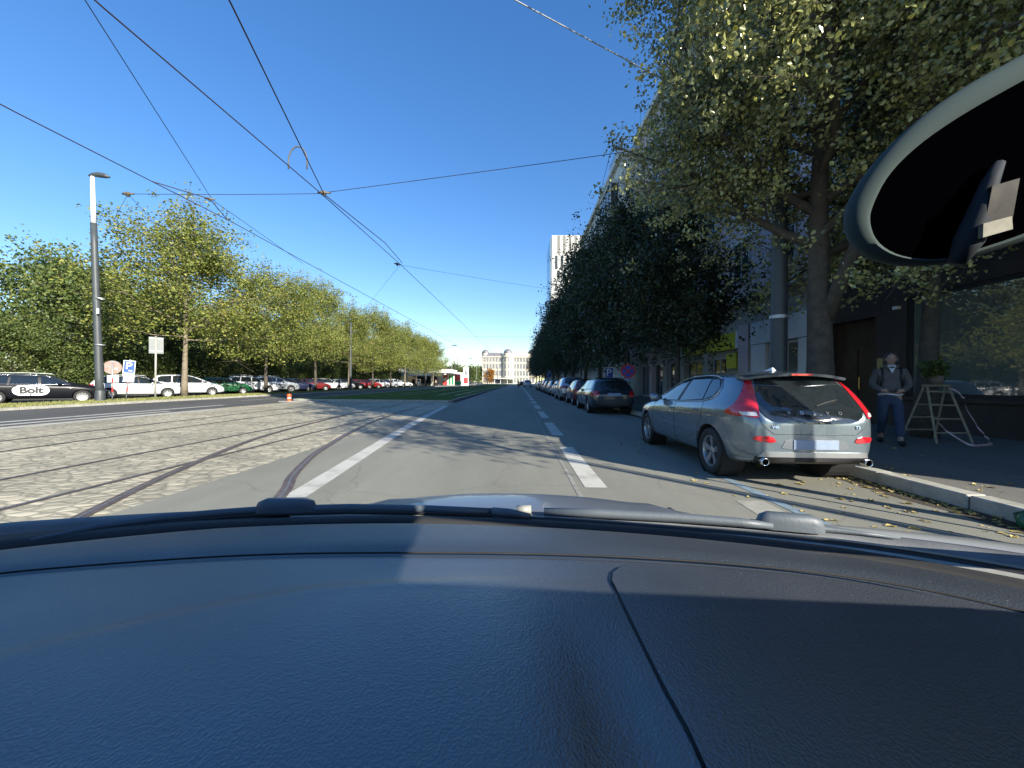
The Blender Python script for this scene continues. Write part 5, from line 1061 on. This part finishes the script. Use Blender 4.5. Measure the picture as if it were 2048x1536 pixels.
# airbag lid: a slightly raised panel with a dark joint around it
OUT = [(1420, 1560), (1380, 1470), (1330, 1380), (1290, 1300), (1258, 1235), (1232, 1180), (1224, 1165), (1226, 1150), (1240, 1139), (1262, 1134), (1300, 1133), (1400, 1140), (1520, 1150), (1640, 1163), (1760, 1182), (1900, 1212), (2100, 1262), (2200, 1290)]
O3 = [on_pad(x, y, .0) for x, y in OUT]
poly = [V3(p.x, p.y, 0) for p in O3] + [V3(1.1, O3[-1].y - .2, 0), V3(1.1, .06, 0), V3(O3[0].x + .005, .06, 0)]
bm = bmesh.new(); bm.faces.new([bm.verts.new(p) for p in poly])
for ax, lo, hi in ((0, .1, 1.1), (1, .06, .6)):
    for c in np.linspace(lo, hi, 36):
        co = [0, 0, 0]; no = [0, 0, 0]; co[ax] = c; no[ax] = 1; bmesh.ops.bisect_plane(bm, geom=bm.verts[:] + bm.edges[:] + bm.faces[:], plane_co=co, plane_no=no)
for v in bm.verts:
    h = pad_bvh.ray_cast(V3(v.co.x, v.co.y, 2), V3(0, 0, -1)); v.co.z = (h[0].z if h[0] else .96) + .0034
be = [e for e in bm.edges if e.is_boundary]; r = bmesh.ops.extrude_edge_only(bm, edges=be)
for g in r['geom']:
    if isinstance(g, bmesh.types.BMVert): g.co.z -= .012
bmesh.ops.recalc_face_normals(bm, faces=bm.faces); me = bpy.data.meshes.new('airbag_lid'); bm.to_mesh(me); bm.free(); me.polygons.foreach_set('use_smooth', [True]*len(me.polygons)); me.set_sharp_from_angle(angle=R(40)); mobj('airbag_lid', me, M['dash'], own)
MB().tube([p + V3(0, 0, .0008) for p in O3], .0019, 6).build('lid_joint', M['rubber'], own, True)
MB().tube([s + V3(0, -.002, .0015) for s in S3], .0013, 6).build('seam', M['rubber'], own, True)
# black seal, cowl and wipers beyond the glass foot
def band(name, m, offa, offb, za, zb, x0=-260, x1=2330, nrow=3, arch=.0):
    A = [at(x, y + offa(x), za) for x, y in EDGE if x0 <= x <= x1]; B = [at(x, y + offb(x), zb) for x, y in EDGE if x0 <= x <= x1]
    rows = [[a.lerp(b, f) + V3(0, 0, arch * math.sin(math.pi * f)) for a, b in zip(A, B)] for f in np.linspace(0, 1, nrow)]
    rows = [[p + V3(0, -.001, -.03) for p in rows[0]]] + rows + [[p + V3(0, .003, -.05) for p in rows[-1]]]
    return grid(rows, name, m, own)
rt = lambda x: max(0, (x - 1300) / 750)
lf = lambda x: max(0, (500 - x) / 500)
band('glass_seal', M['rubber'], lambda x: 3, lambda x: -9 - 5*rt(x) - 16*lf(x), .992, .990, arch=.002)
band('cowl_trim', M['cowl2'], lambda x: -9.5 - 5*rt(x) - 16*lf(x), lambda x: -17 - 24*rt(x) - 20*lf(x), .985, .984, x0=560, arch=.004)
band('cowl', M['cowl'], lambda x: -17.5 - 24*rt(x) - 20*lf(x), lambda x: -24 - 42*rt(x) - 24*lf(x), .980, .972, arch=.006)
band('cowl_rib', M['black'], lambda x: -13 - 14*rt(x), lambda x: -15.5 - 19*rt(x), .9895, .9895, x0=900)
band('scuttle', mat('scuttle_paint', (.30, .31, .30), .3, .3, coat=.5), lambda x: -24 - 42*rt(x), lambda x: -26 - 58*rt(x), .966, .955, x0=1380, arch=.006)
def px_tube(name, P, m, zs, rads, flat=1.0, parent=None):
    pts = [at(x, y, z) for (x, y), z in zip(P, zs)]; o = MB().tube(pts, rads, 8).build(name, m, parent or own, True); return o
# left wiper: long arm and blade, hub cover
wl_ = link(bpy.data.objects.new('wiper', None)); wl_.parent = own
px_tube('blade', [(60, 1082), (200, 1053), (330, 1036), (440, 1026), (520, 1020), (700, 1016), (860, 1019), (985, 1024)], M['wiper'], [.992]*8, [.004, .007, .008, .008, .008, .009, .009, .008], parent=wl_)
px_tube('blade_tip', [(985, 1024), (1020, 1027), (1060, 1032)], M['wiper'], [.993]*3, [.010, .010, .005], parent=wl_)
px_tube('rubber_lip', [(60, 1087), (330, 1045), (520, 1030), (700, 1025), (860, 1027), (985, 1031)], M['rubber'], [.989]*6, [.003]*6, parent=wl_)
def hub(P0, P1, hgt, nm, parent, z0=.985):
    a, b = at(*P0, z0), at(*P1, z0); d = (b - a); ln = d.length; d.normalize(); n_ = V3(-d.y, d.x, 0); rows = []
    prof = [(0, .35, .35), (.06, .8, .8), (.18, 1, .95), (.80, 1.0, .95), (.95, .8, .7), (1, .35, .3)]; mb = MB(); k = 10
    for (f, h_, w_) in prof:
        for t in range(k):
            an = math.pi * t / (k - 1); sy = math.copysign(abs(math.cos(an)) ** .6, math.cos(an)); sz = abs(math.sin(an)) ** .6
            mb.v.append(tuple(a + d * ln * f + n_ * (.016 * w_ * sy) + V3(0, 0, hgt * h_ * sz)))
    mb.f = [(i*k+t, i*k+t+1, (i+1)*k+t+1, (i+1)*k+t) for i in range(len(prof)-1) for t in range(k-1)] + [tuple(range(k)), tuple(range((len(prof)-1)*k, len(prof)*k))]
    mb.build(nm, M['wiper'], parent, True)
hub((512, 1026), (632, 1024), .030, 'hub_cover', wl_); 
w2 = link(bpy.data.objects.new('wiper', None)); w2.parent = own
px_tube('blade', [(1088, 1024), (1200, 1027), (1350, 1035), (1480, 1045), (1545, 1052)], M['wiper'], [.992]*5, [.009, .010, .010, .009, .006], parent=w2)
px_tube('arm', [(1500, 1046), (1640, 1057), (1720, 1066), (1800, 1076)], M['wiper'], [.987]*4, [.008, .007, .004, .002], parent=w2)
hub((1512, 1052), (1648, 1064), .030, 'hub_cover', w2)
px_tube('washer_nozzle', [(1034, 1020), (1062, 1020)], M['cowl2'], [.99]*2, [.010, .010])
# bonnet: bulges in the middle, falls off at both sides
rows = []
for j in range(14):
    y = .82 + .075 * j; r_ = []
    for k in range(41):
        x = -.78 + 1.56 * k / 40; zc = 1.26 - .2895 * y - .02 * max(0, y - 1.3) if y > 1.0 else .9705 - .02 * (1.0 - y); z = zc - .045 * (1 - bell((x + .02) / .50)) - .10 * (abs(x)/.78) ** 3
        z += .006 * bell((abs(x) - .36) / .03); r_.append(V3(x, y, z))
    rows.append(r_)
rows = [[p + V3(0, 0, -.05) for p in rows[0]]] + rows
PNT['own'] = mat('bonnet_paint', (.16, .18, .21), .42, .4, coat=.4)
grid(rows, 'bonnet', PNT['own'], own)
MB().add([(-.78, .6, .25), (-.78, 2.0, .25), (-.78, 2.0, .62), (-.78, .82, .78), (-.78, .6, .8), (.78, .6, .25), (.78, 2.0, .25), (.78, 2.0, .62), (.78, .82, .78), (.78, .6, .8)], [(0,1,2,3,4), (5,9,8,7,6), (1,6,7,2)]).build('front_wings', PNT['own'], own)
# cabin shell: roof, sides and back (out of the picture, they shade the dashboard)
sh = MB(); rf = [(-.50, .06), (.50, .06), (.62, -1.6), (-.62, -1.6)]
sh.prism(rf, .03, Matrix.Translation((0, 0, 1.46)))
sh.build('roof', PNT['own'], own)
for s_ in (1, -1):
    MB().add([(s_*.90, .55, .25), (s_*.90, -2.4, .25), (s_*.90, -2.4, .95), (s_*.88, .55, .97), (s_*.86, .55, .25), (s_*.86, -2.4, .25), (s_*.86, -2.4, .95), (s_*.84, .55, .97)], [(0,1,2,3), (4,7,6,5), (3,2,6,7), (0,3,7,4)]).build('door', PNT['own'], own)
    MB().add([(s_*.88, -2.3, .95), (s_*.62, -1.55, 1.46), (s_*.50, -.22, 1.46), (s_*.86, .48, .97)], [(0, 1, 2, 3)]).build('side_shade_panel', M['glass'], own)  # opaque unseen panel, front edge slanted to shape the dashboard shadow
    MB().tube([(s_*.93, .60, .97), (s_*.52, .06, 1.47)], .025, 8).build('pillar', M['black'], own)
MB().add([(-.86, -2.4, .3), (.86, -2.4, .3), (.86, -2.4, .98), (-.86, -2.4, .98), (.62, -1.6, 1.46), (-.62, -1.6, 1.46)], [(0,1,2,3), (3,2,4,5)]).build('tailgate', M['glass'], own)
MB().box((-.86, -2.4, .24), (.86, .6, .27)).build('floor_pan', M['black'], own)
for x in (-.36, .40): bevel(MB().box((x - .25, -.95, .45), (x + .25, -.75, 1.12)).build('seat', M['rubber'], own), .06)
# rear-view mirror at the upper right: oval rim, glass painted black, solid reflection shapes
OUTR = [(2210, 20), (2048, 108), (1940, 166), (1850, 226), (1780, 290), (1722, 362), (1692, 425), (1700, 478), (1738, 514), (1800, 532), (1880, 531), (1935, 519), (2060, 480), (2180, 430), (2300, 330), (2330, 200), (2300, 80)]
INR = [(2205, 75), (2048, 160), (1925, 228), (1835, 290), (1775, 350), (1745, 410), (1738, 442), (1752, 484), (1796, 512), (1860, 520), (1905, 515), (1925, 508), (2050, 468), (2160, 418), (2270, 325), (2300, 205), (2270, 110)]
mc = V3(.36, .30, 1.52)
def mpt(px, py, depth):    # point on the mirror's own plane (turned towards the driver)
    d = CM.to_3x3() @ Vector(((px - 1024) / F, -(py - 768) / F, -1.0)); nn = V3(-.25, -1, -.12).normalized(); p0 = V3(0, 0, HC)
    c = V3(.37, .285, 1.40) + nn * depth; t = (c - p0).dot(nn) / d.dot(nn); return p0 + d * t
def chaik(P, it):
    for _ in range(it):
        Q = []
        for i in range(len(P)): a, b = P[i], P[(i+1) % len(P)]; Q += [a*.75+b*.25, a*.25+b*.75]
        P = Q
    return P
Ao = chaik([mpt(x, y, .0) for x, y in OUTR], 2); Ai = chaik([mpt(x, y, .004) for x, y in INR], 2); nn = V3(-.25, -1, -.12).normalized()
cen = sum(Ao, V3(0, 0, 0)) / len(Ao); mb = MB(); n = len(Ao)
rings = [[p * 1.0 for p in Ai], [a.lerp(b, .3) + nn * .003 for a, b in zip(Ai, Ao)], [a.lerp(b, .8) + nn * .002 for a, b in zip(Ai, Ao)], Ao, [b.lerp(cen, .01) - nn * .008 for b in Ao], [b.lerp(cen, .22) - nn * .030 for b in Ao], [b.lerp(cen, .6) - nn * .042 for b in Ao]]
mb.v = [tuple(p) for r_ in rings for p in r_]; mb.f = [(i*n+k, i*n+(k+1) % n, (i+1)*n+(k+1) % n, (i+1)*n+k) for i in range(len(rings)-1) for k in range(n)] + [tuple(range(6*n, 7*n))]
M['rim'] = mat('mirror_rim', (.055, .075, .072), .85, spec=.1)
mir_o = mb.build('rear_view_mirror', M['rim'], own, True, 60)
g = MB(); g.v = [tuple(p - nn * .003) for p in Ai] + [tuple(sum(Ai, V3(0,0,0)) / n - nn * .003)]; g.f = [(k, (k+1) % n, n) for k in range(n)]
mobj('mirror_glass', g.mesh('mirror_glass'), mat('mirror_glass', (.0006, .0006, .001), 1.0, spec=0), mir_o)  # matte black painted in place of the dark cabin's reflection
st_ = MB().tube([mpt(1912, 528, .010), mpt(1938, 480, .010), mpt(1962, 420, .009), mpt(1980, 365, .007), mpt(2000, 325, .005)], [.005, .0085, .007, .005, .003], 8).build('reflection_strip', mat('reflection_dark', (.022, .027, .034), .75, spec=.2), mir_o, True)  # solid strip standing for a dark reflection in the mirror
P4 = [mpt(1985, 372, .016), mpt(2040, 356, .016), mpt(2022, 455, .016), mpt(1966, 470, .016)]
MB().add([tuple(p) for p in P4] + [tuple(p - nn * .01) for p in P4], [(0,1,2,3), (4,7,6,5), (0,4,5,1), (1,5,6,2), (2,6,7,3), (3,7,4,0)]).build('reflection_box', mat('reflection_metal', (.03, .028, .025), .45, .6, var=.5, vscale=60), mir_o)  # solid box standing for a metallic item reflected in the mirror
P4 = [mpt(1967, 447, .022), mpt(2024, 432, .022), mpt(2026, 458, .022), mpt(1966, 475, .022)]
MB().add([tuple(p) for p in P4] + [tuple(p - nn * .004) for p in P4], [(0,1,2,3), (4,7,6,5), (0,4,5,1), (1,5,6,2), (2,6,7,3), (3,7,4,0)]).build('reflection_edge', mat('reflection_pale', (.22, .21, .17), .5, .3, var=.3, vscale=60), mir_o)  # paler edge of the imitated box reflection

# ---------------------------------------------------------------- people
def skinned(name, chains, m, parent, levels=2, root=0):
    """chains: list of lists of (point, radius); equal points are welded"""
    vs = []; rad = []; es = []; key = {}
    def vid(p, r_):
        k = tuple(round(c, 4) for c in p)
        if k not in key: key[k] = len(vs); vs.append(p); rad.append(r_)
        return key[k]
    for ch in chains:
        ids = [vid(p, r_) for p, r_ in ch]; es += list(zip(ids[:-1], ids[1:]))
    me = bpy.data.meshes.new(name); me.from_pydata(vs, es, []); o = link(bpy.data.objects.new('tmp', me))
    sk = o.modifiers.new('s', 'SKIN'); sk.use_smooth_shade = True; o.modifiers.new('u', 'SUBSURF').levels = levels
    for i, d in enumerate(me.skin_vertices[0].data):
        r_ = rad[i]; d.radius = r_ if hasattr(r_, '__len__') else (r_, r_); d.use_root = (i == root); d.use_loose = False
    out = evalmesh(o, name); bpy.data.objects.remove(o)
    out.polygons.foreach_set('use_smooth', [True] * len(out.polygons)); return mobj(name, out, m, parent)
skin = mat('skin', (.36, .22, .165), .6, var=.08, vscale=20)
def ellip(c, r, n=14, k=18, f=None):
    mb = MB(); 
    for i in range(n + 1):
        t = math.pi * i / n
        for j in range(k):
            a = 2*math.pi*j/k; x, y, z = r[0]*math.sin(t)*math.cos(a), r[1]*math.sin(t)*math.sin(a), r[2]*math.cos(t)
            if f: x, y, z = f(x, y, z)
            mb.v.append((c[0]+x, c[1]+y, c[2]+z))
    mb.f = [(i*k+j, i*k+(j+1) % k, (i+1)*k+(j+1) % k, (i+1)*k+j) for i in range(n) for j in range(k)]; return mb
def pedestrian():
    t = thing('person', 'person in a grey hooded top and jeans with a backpack, beside the ladder', 'person', (7.22, 7.62, .12), R(-34))
    hand = lambda s_: [[((s_*.165, -.17, 1.035), .032), ((s_*.11, -.205, 1.03), .030)]] + [[((s_*.11, -.205, 1.03), .030), ((s_*.085, -.21, 1.045 - .018*k), .009), ((s_*.055, -.205, 1.04 - .018*k), .0085)] for k in range(4)] + [[((s_*.11, -.205, 1.03), .030), ((s_*.10, -.215, 1.06), .010), ((s_*.085, -.215, 1.078), .009)]]
    ch = [[((0, 0, .95), (.14, .10)), ((0, -.01, 1.15), (.135, .10)), ((0, 0, 1.36), (.15, .10)), ((0, -.01, 1.47), (.055, .055)), ((0, -.03, 1.56), (.062, .07)), ((0, -.035, 1.66), (.075, .09)), ((0, -.03, 1.72), (.055, .065))]]
    for s_ in (1, -1):
        ch += [[((0, 0, 1.36), (.15, .10)), ((s_*.18, 0, 1.39), .06), ((s_*.255, .03, 1.14), .046), ((s_*.165, -.17, 1.035), .032)]]; ch += hand(s_)
        fy = -.30 if s_ == 1 else .22; ky = -.17 if s_ == 1 else .0
        ch += [[((0, 0, .95), (.14, .10)), ((s_*.095, 0, .88), .085), ((s_*.10, ky, .50), .058), ((s_*.10, fy, .10), .042), ((s_*.11, fy - .12, .045), .035)]]
    skinned('body', ch, skin, t)
    # head details
    hd = []
    fc = ellip((0, -.035, 1.635), (.078, .098, .118), f=lambda x, y, z: (x*(1 - .25*max(0, -z)/.118), y, z)); fc.build('face', skin, t, True)
    MB().add([(0, -.130, 1.655), (-.016, -.128, 1.612), (.016, -.128, 1.612), (0, -.156, 1.617)], [(0, 1, 3), (0, 3, 2), (1, 2, 3)]).build('nose', skin, t)
    for s_ in (1, -1): ellip((s_*.031, -.122, 1.648), (.014, .009, .008), 6, 8).build('eye', M['black'], t, True); ellip((s_*.079, -.03, 1.635), (.012, .022, .032), 6, 8).build('ear', skin, t, True)
    ellip((0, -.128, 1.578), (.025, .008, .006), 6, 8).build('mouth', mat('lips', (.28, .11, .10), .6), t, True)
    ellip((0, -.012, 1.665), (.086, .102, .105), f=lambda x, y, z: (x, max(y, -.075), max(z, -.03))).build('hair', mat('hair', (.03, .022, .018), .7), t, True)
    hoodm = mat('grey_jersey', (.10, .092, .088), .9, var=.15, vscale=6, bump=.3, bscale=12)
    tc = [[((0, 0, .98), (.185, .14)), ((0, -.02, 1.08), (.20, .155)), ((0, -.01, 1.22), (.185, .14)), ((0, 0, 1.36), (.18, .125)), ((0, .0, 1.44), (.10, .09))]]
    for s_ in (1, -1): tc += [[((0, 0, 1.36), (.18, .125)), ((s_*.185, 0, 1.385), .085), ((s_*.26, .03, 1.15), .078), ((s_*.17, -.16, 1.045), .055), ((s_*.13, -.19, 1.035), .045)]]
    skinned('hooded_top', tc, hoodm, t)
    MB().tube([(.095*math.cos(a), -.03 + .09*math.sin(a)*.9, 1.50 + .03*math.sin(a)) for a in np.linspace(0, 2*math.pi, 20)], .030, 8).build('hood', hoodm, t, True)
    MB().tube([(.10*math.cos(a), -.02, 1.63 + .135*math.sin(a)) for a in np.linspace(-.6, math.pi + .6, 18)], .010, 8).build('headphones', M['dkpole'], t, True)
    MB().add([(-.06, -.125, 1.50), (.06, -.125, 1.50), (0, -.155, 1.36), (-.06, -.08, 1.52), (.06, -.08, 1.52)], [(0, 1, 2), (0, 3, 4, 1)]).build('scarf', mat('pale_cloth', (.5, .52, .56), .8), t)
    MB().tube([(.17*math.cos(a), -.01 + .135*math.sin(a), .955 + .01*math.cos(3*a)) for a in np.linspace(0, 2*math.pi, 24)], .014, 6).build('shirt_hem', M['sign_white'], t, True)
    jm = mat('blue_jeans', (.035, .05, .085), .85, var=.25, vscale=7, bump=.2, bscale=20); jc = [[((0, 0, .99), (.15, .115)), ((0, 0, .90), (.15, .12))]]
    for s_ in (1, -1):
        fy = -.30 if s_ == 1 else .22; ky = -.17 if s_ == 1 else .0
        jc += [[((0, 0, .90), (.15, .12)), ((s_*.10, -.01, .82), .105), ((s_*.10, ky, .50), .080), ((s_*.10, fy + .01, .14), .068)]]
        ellip((s_*.11, fy - .06, .055), (.052, .145, .05), f=lambda x, y, z: (x, y, max(z, -.05))).build('shoe', M['black'], t, True)
    skinned('jeans', jc, jm, t)
    bp_ = bevel(MB().box((-.15, .12, 1.02), (.15, .28, 1.46)).build('backpack', M['black'], t), .05, 3)
    for s_ in (1, -1): MB().tube([(s_*.12, .15, 1.42), (s_*.13, .02, 1.475), (s_*.13, -.10, 1.42), (s_*.13, -.145, 1.28), (s_*.16, -.12, 1.12), (s_*.18, .02, 1.04)], .018, 6).build('strap', M['black'], bp_, True)
    return t
pedestrian()
def small_person(label, x, y, h, top, leg, group=None, sit=False, z=0.0, rz=0.0, step=.12):
    s = h / 1.75; t = thing('person', label, 'person', (x, y, z), rz, group); t.scale = (s,) * 3
    if not sit:
        ch = [[((0, 0, .95), (.14, .10)), ((0, 0, 1.15), (.14, .10)), ((0, 0, 1.36), (.16, .10)), ((0, 0, 1.48), .05), ((0, -.01, 1.58), .07), ((0, -.01, 1.68), .075)]]
        for s_ in (1, -1): ch += [[((0, 0, 1.36), (.16, .10)), ((s_*.19, 0, 1.38), .055), ((s_*.23, .03*s_, 1.1), .045), ((s_*.22, -.06, .86), .03), ((s_*.22, -.08, .78), .022)], [((0, 0, .95), (.14, .10)), ((s_*.1, 0, .88), .085), ((s_*.1, s_*step*.4 - .03, .5), .06), ((s_*.1, s_*step, .08), .045), ((s_*.1, s_*step - .13, .04), .035)]]
    else:
        ch = [[((0, 0, .85), (.15, .11)), ((0, .05, 1.05), (.15, .11)), ((0, .10, 1.26), (.17, .11)), ((0, .13, 1.38), .055), ((0, .14, 1.50), .10), ((0, .14, 1.56), .09)]]
        for s_ in (1, -1): ch += [[((0, .10, 1.26), (.17, .11)), ((s_*.20, .12, 1.27), .06), ((s_*.30, .28, 1.08), .05), ((s_*.30, .50, 1.0), .035)], [((0, 0, .85), (.15, .11)), ((s_*.13, .05, .82), .09), ((s_*.22, .38, .70), .065), ((s_*.20, .22, .34), .045), ((s_*.2, .34, .30), .035)]]
    skinned('body', ch, top, t, 1)
    ellip((0, .0 if not sit else .14, 1.66 if not sit else 1.56), (.082, .1, .115)).build('head', skin if not sit else M['black'], t, True)
    if not sit:
        jc = [[((0, 0, 1.0), (.15, .11)), ((0, 0, .9), (.15, .11))]]
        for s_ in (1, -1): jc += [[((0, 0, .9), (.15, .11)), ((s_*.1, 0, .82), .1), ((s_*.1, s_*step*.4 - .03, .5), .075), ((s_*.1, s_*step, .12), .06)]]
        skinned('trousers', jc, leg, t, 1)
    return t
dk = mat('dark_cloth', (.03, .03, .04), .9); pkc = mat('dusty_pink_cloth', (.25, .12, .13), .9); wh = mat('white_cloth', (.6, .6, .6), .9); tan = mat('tan_cloth', (.35, .26, .2), .9)
small_person('rider in a dusty pink jacket far down the road', -.12, 84, 1.75, pkc, dk, None, True)
t = thing('scooter', 'small dark scooter ridden away down the middle of the road', 'scooter', (-.12, 84, 0))
for y in (-.35, .85):
    wq = MB().lathe([(.17, -.05), (.24, -.05), (.26, 0), (.24, .05), (.17, .05), (.17, -.05)], 18, Matrix.Translation((0, y, .26)) @ Matrix.Rotation(R(90), 4, 'Y')).build('wheel', M['rubber'], t, True)
MB().tube([(0, -.6, .62), (0, -.3, .68), (0, .1, .66), (0, .2, .40), (0, .5, .36), (0, .65, .7), (0, .60, 1.02)], [.10, .17, .14, .12, .12, .09, .05], 10).build('fairing', M['dkpole'], t, True)
MB().tube([(-.32, .52, 1.02), (0, .60, 1.04), (.32, .52, 1.02)], .02, 6).build('handlebar', M['black'], t); MB().box((-.08, -.66, .55), (.08, -.60, .65)).build('taillight', M['red_lens'], t)
for i, (px, yy, tm) in enumerate(((936.5, 128, dk), (942, 127, dk), (948, 131, wh), (862, 100, dk), (871, 101, tan))):
    small_person(['pedestrian in dark clothes, left of three by the pylon sign', 'pedestrian in dark clothes, middle of three by the pylon sign', 'pedestrian in white, right of three by the pylon sign', 'left pedestrian by the petrol station corner', 'right pedestrian in tan by the petrol station corner'][i], (px - 1038) * yy / F, yy, 1.74, tm, dk if i != 2 else tan, 'pedestrians by the petrol station', rz=i * .9)
# ---------------------------------------------------------------- trestle ladder with tape on the pavement
t = thing('trestle_ladder', 'low wooden trestle ladder standing open before the big shop pane', 'ladder', (8.5, 8.0, .12), R(2))
H_ = 1.12
def rail(x0, x1, y0, y1): MB().tube([(x0, y0, 0), (x1, y1, H_)], .024, 4).build('rail', M['oak'], t)
for s_, y0 in ((1, -.34), (-1, .34)):
    rail(-.36, -.22, y0*1.0, y0*.08); rail(.36, .22, y0*1.0, y0*.08)
    for k in range(4):
        f = (.18 + k * .24); MB().tube([(-.36 + .14*f, y0 * (1 - .92*f), H_*f), (.36 - .14*f, y0 * (1 - .92*f), H_*f)], .018, 5).build('rung', M['oak'], t)
o = bevel(MB().box((-.24, -.07, H_ - .01), (.24, .07, H_ + .03)).build('top_board', M['oak'], t), .008, 1)
tp_ = mat('tape_white', (.5, .48, .47), .6, var2=(.38, .10, .10), vscale=7)
P = [V3(8.62, 7.82, 1.19), V3(8.72, 7.7, 1.0), V3(8.68, 7.6, .75), V3(8.8, 7.55, .5), V3(8.88, 7.5, .3), V3(8.96, 7.45, .15), V3(8.7, 7.3, .14), V3(8.35, 7.3, .16), V3(8.15, 7.5, .40), V3(8.2, 7.7, .55)]
mb = MB(); B = []
for i in range(len(P) - 1):
    for k in range(5): B.append(P[i].lerp(P[i+1], k/5) + V3(.02*math.sin(3*i + k), .02*math.cos(2*i + k), .01*math.sin(i*2.3 + k)))
L = [b + V3(0, 0, .022) for b in B]; Rr2 = [b - V3(.01, .01, .016) for b in B]; n = len(B); mb.add(L + Rr2, [(i, i+1, n+i+1, n+i) for i in range(n-1)])
tag(mb.build('barrier_tape', tp_, None, True), 'loose white and red barrier tape trailing from the trestle ladder', 'tape')
t = thing('potted_plant', 'small green plant in a pot on top of the trestle ladder', 'plant', (8.5, 8.0, 1.272)); MB().lathe([(0, 0), (.09, 0), (.12, .18), (.10, .18), (.09, .14), (0, .14)], 16).build('pot', mat('pot', (.16, .12, .09), .8), t, True)
rg = np.random.default_rng(5); C = rg.normal(0, .10, (40, 3)) + np.array([0, 0, .34]); me = leaves_mesh('foliage', C, 420, .08, rg, 0, .05); mobj('foliage', me, M['leaf_back'], t)
MB().tube([(0, 0, .12), (.02, 0, .34)], .012, 5).build('stem', M['bark'], t)
# dark green bag at the kerb on the right edge
t = ellip((0, 0, .08), (.11, .13, .09), f=lambda x, y, z: (x*(1 + .12*math.sin(9*y/.2)), y*(1 + .1*math.sin(7*z/.1)), z + .012*math.sin(14*x/.17))).build('green_bag', mat('green_plastic', (.01, .09, .05), .3, bump=.4, bscale=10), None, True); t.location = (4.50, 3.42, 0)
tag(t, 'dark green crumpled plastic bag in the gutter at the right edge', 'bag')
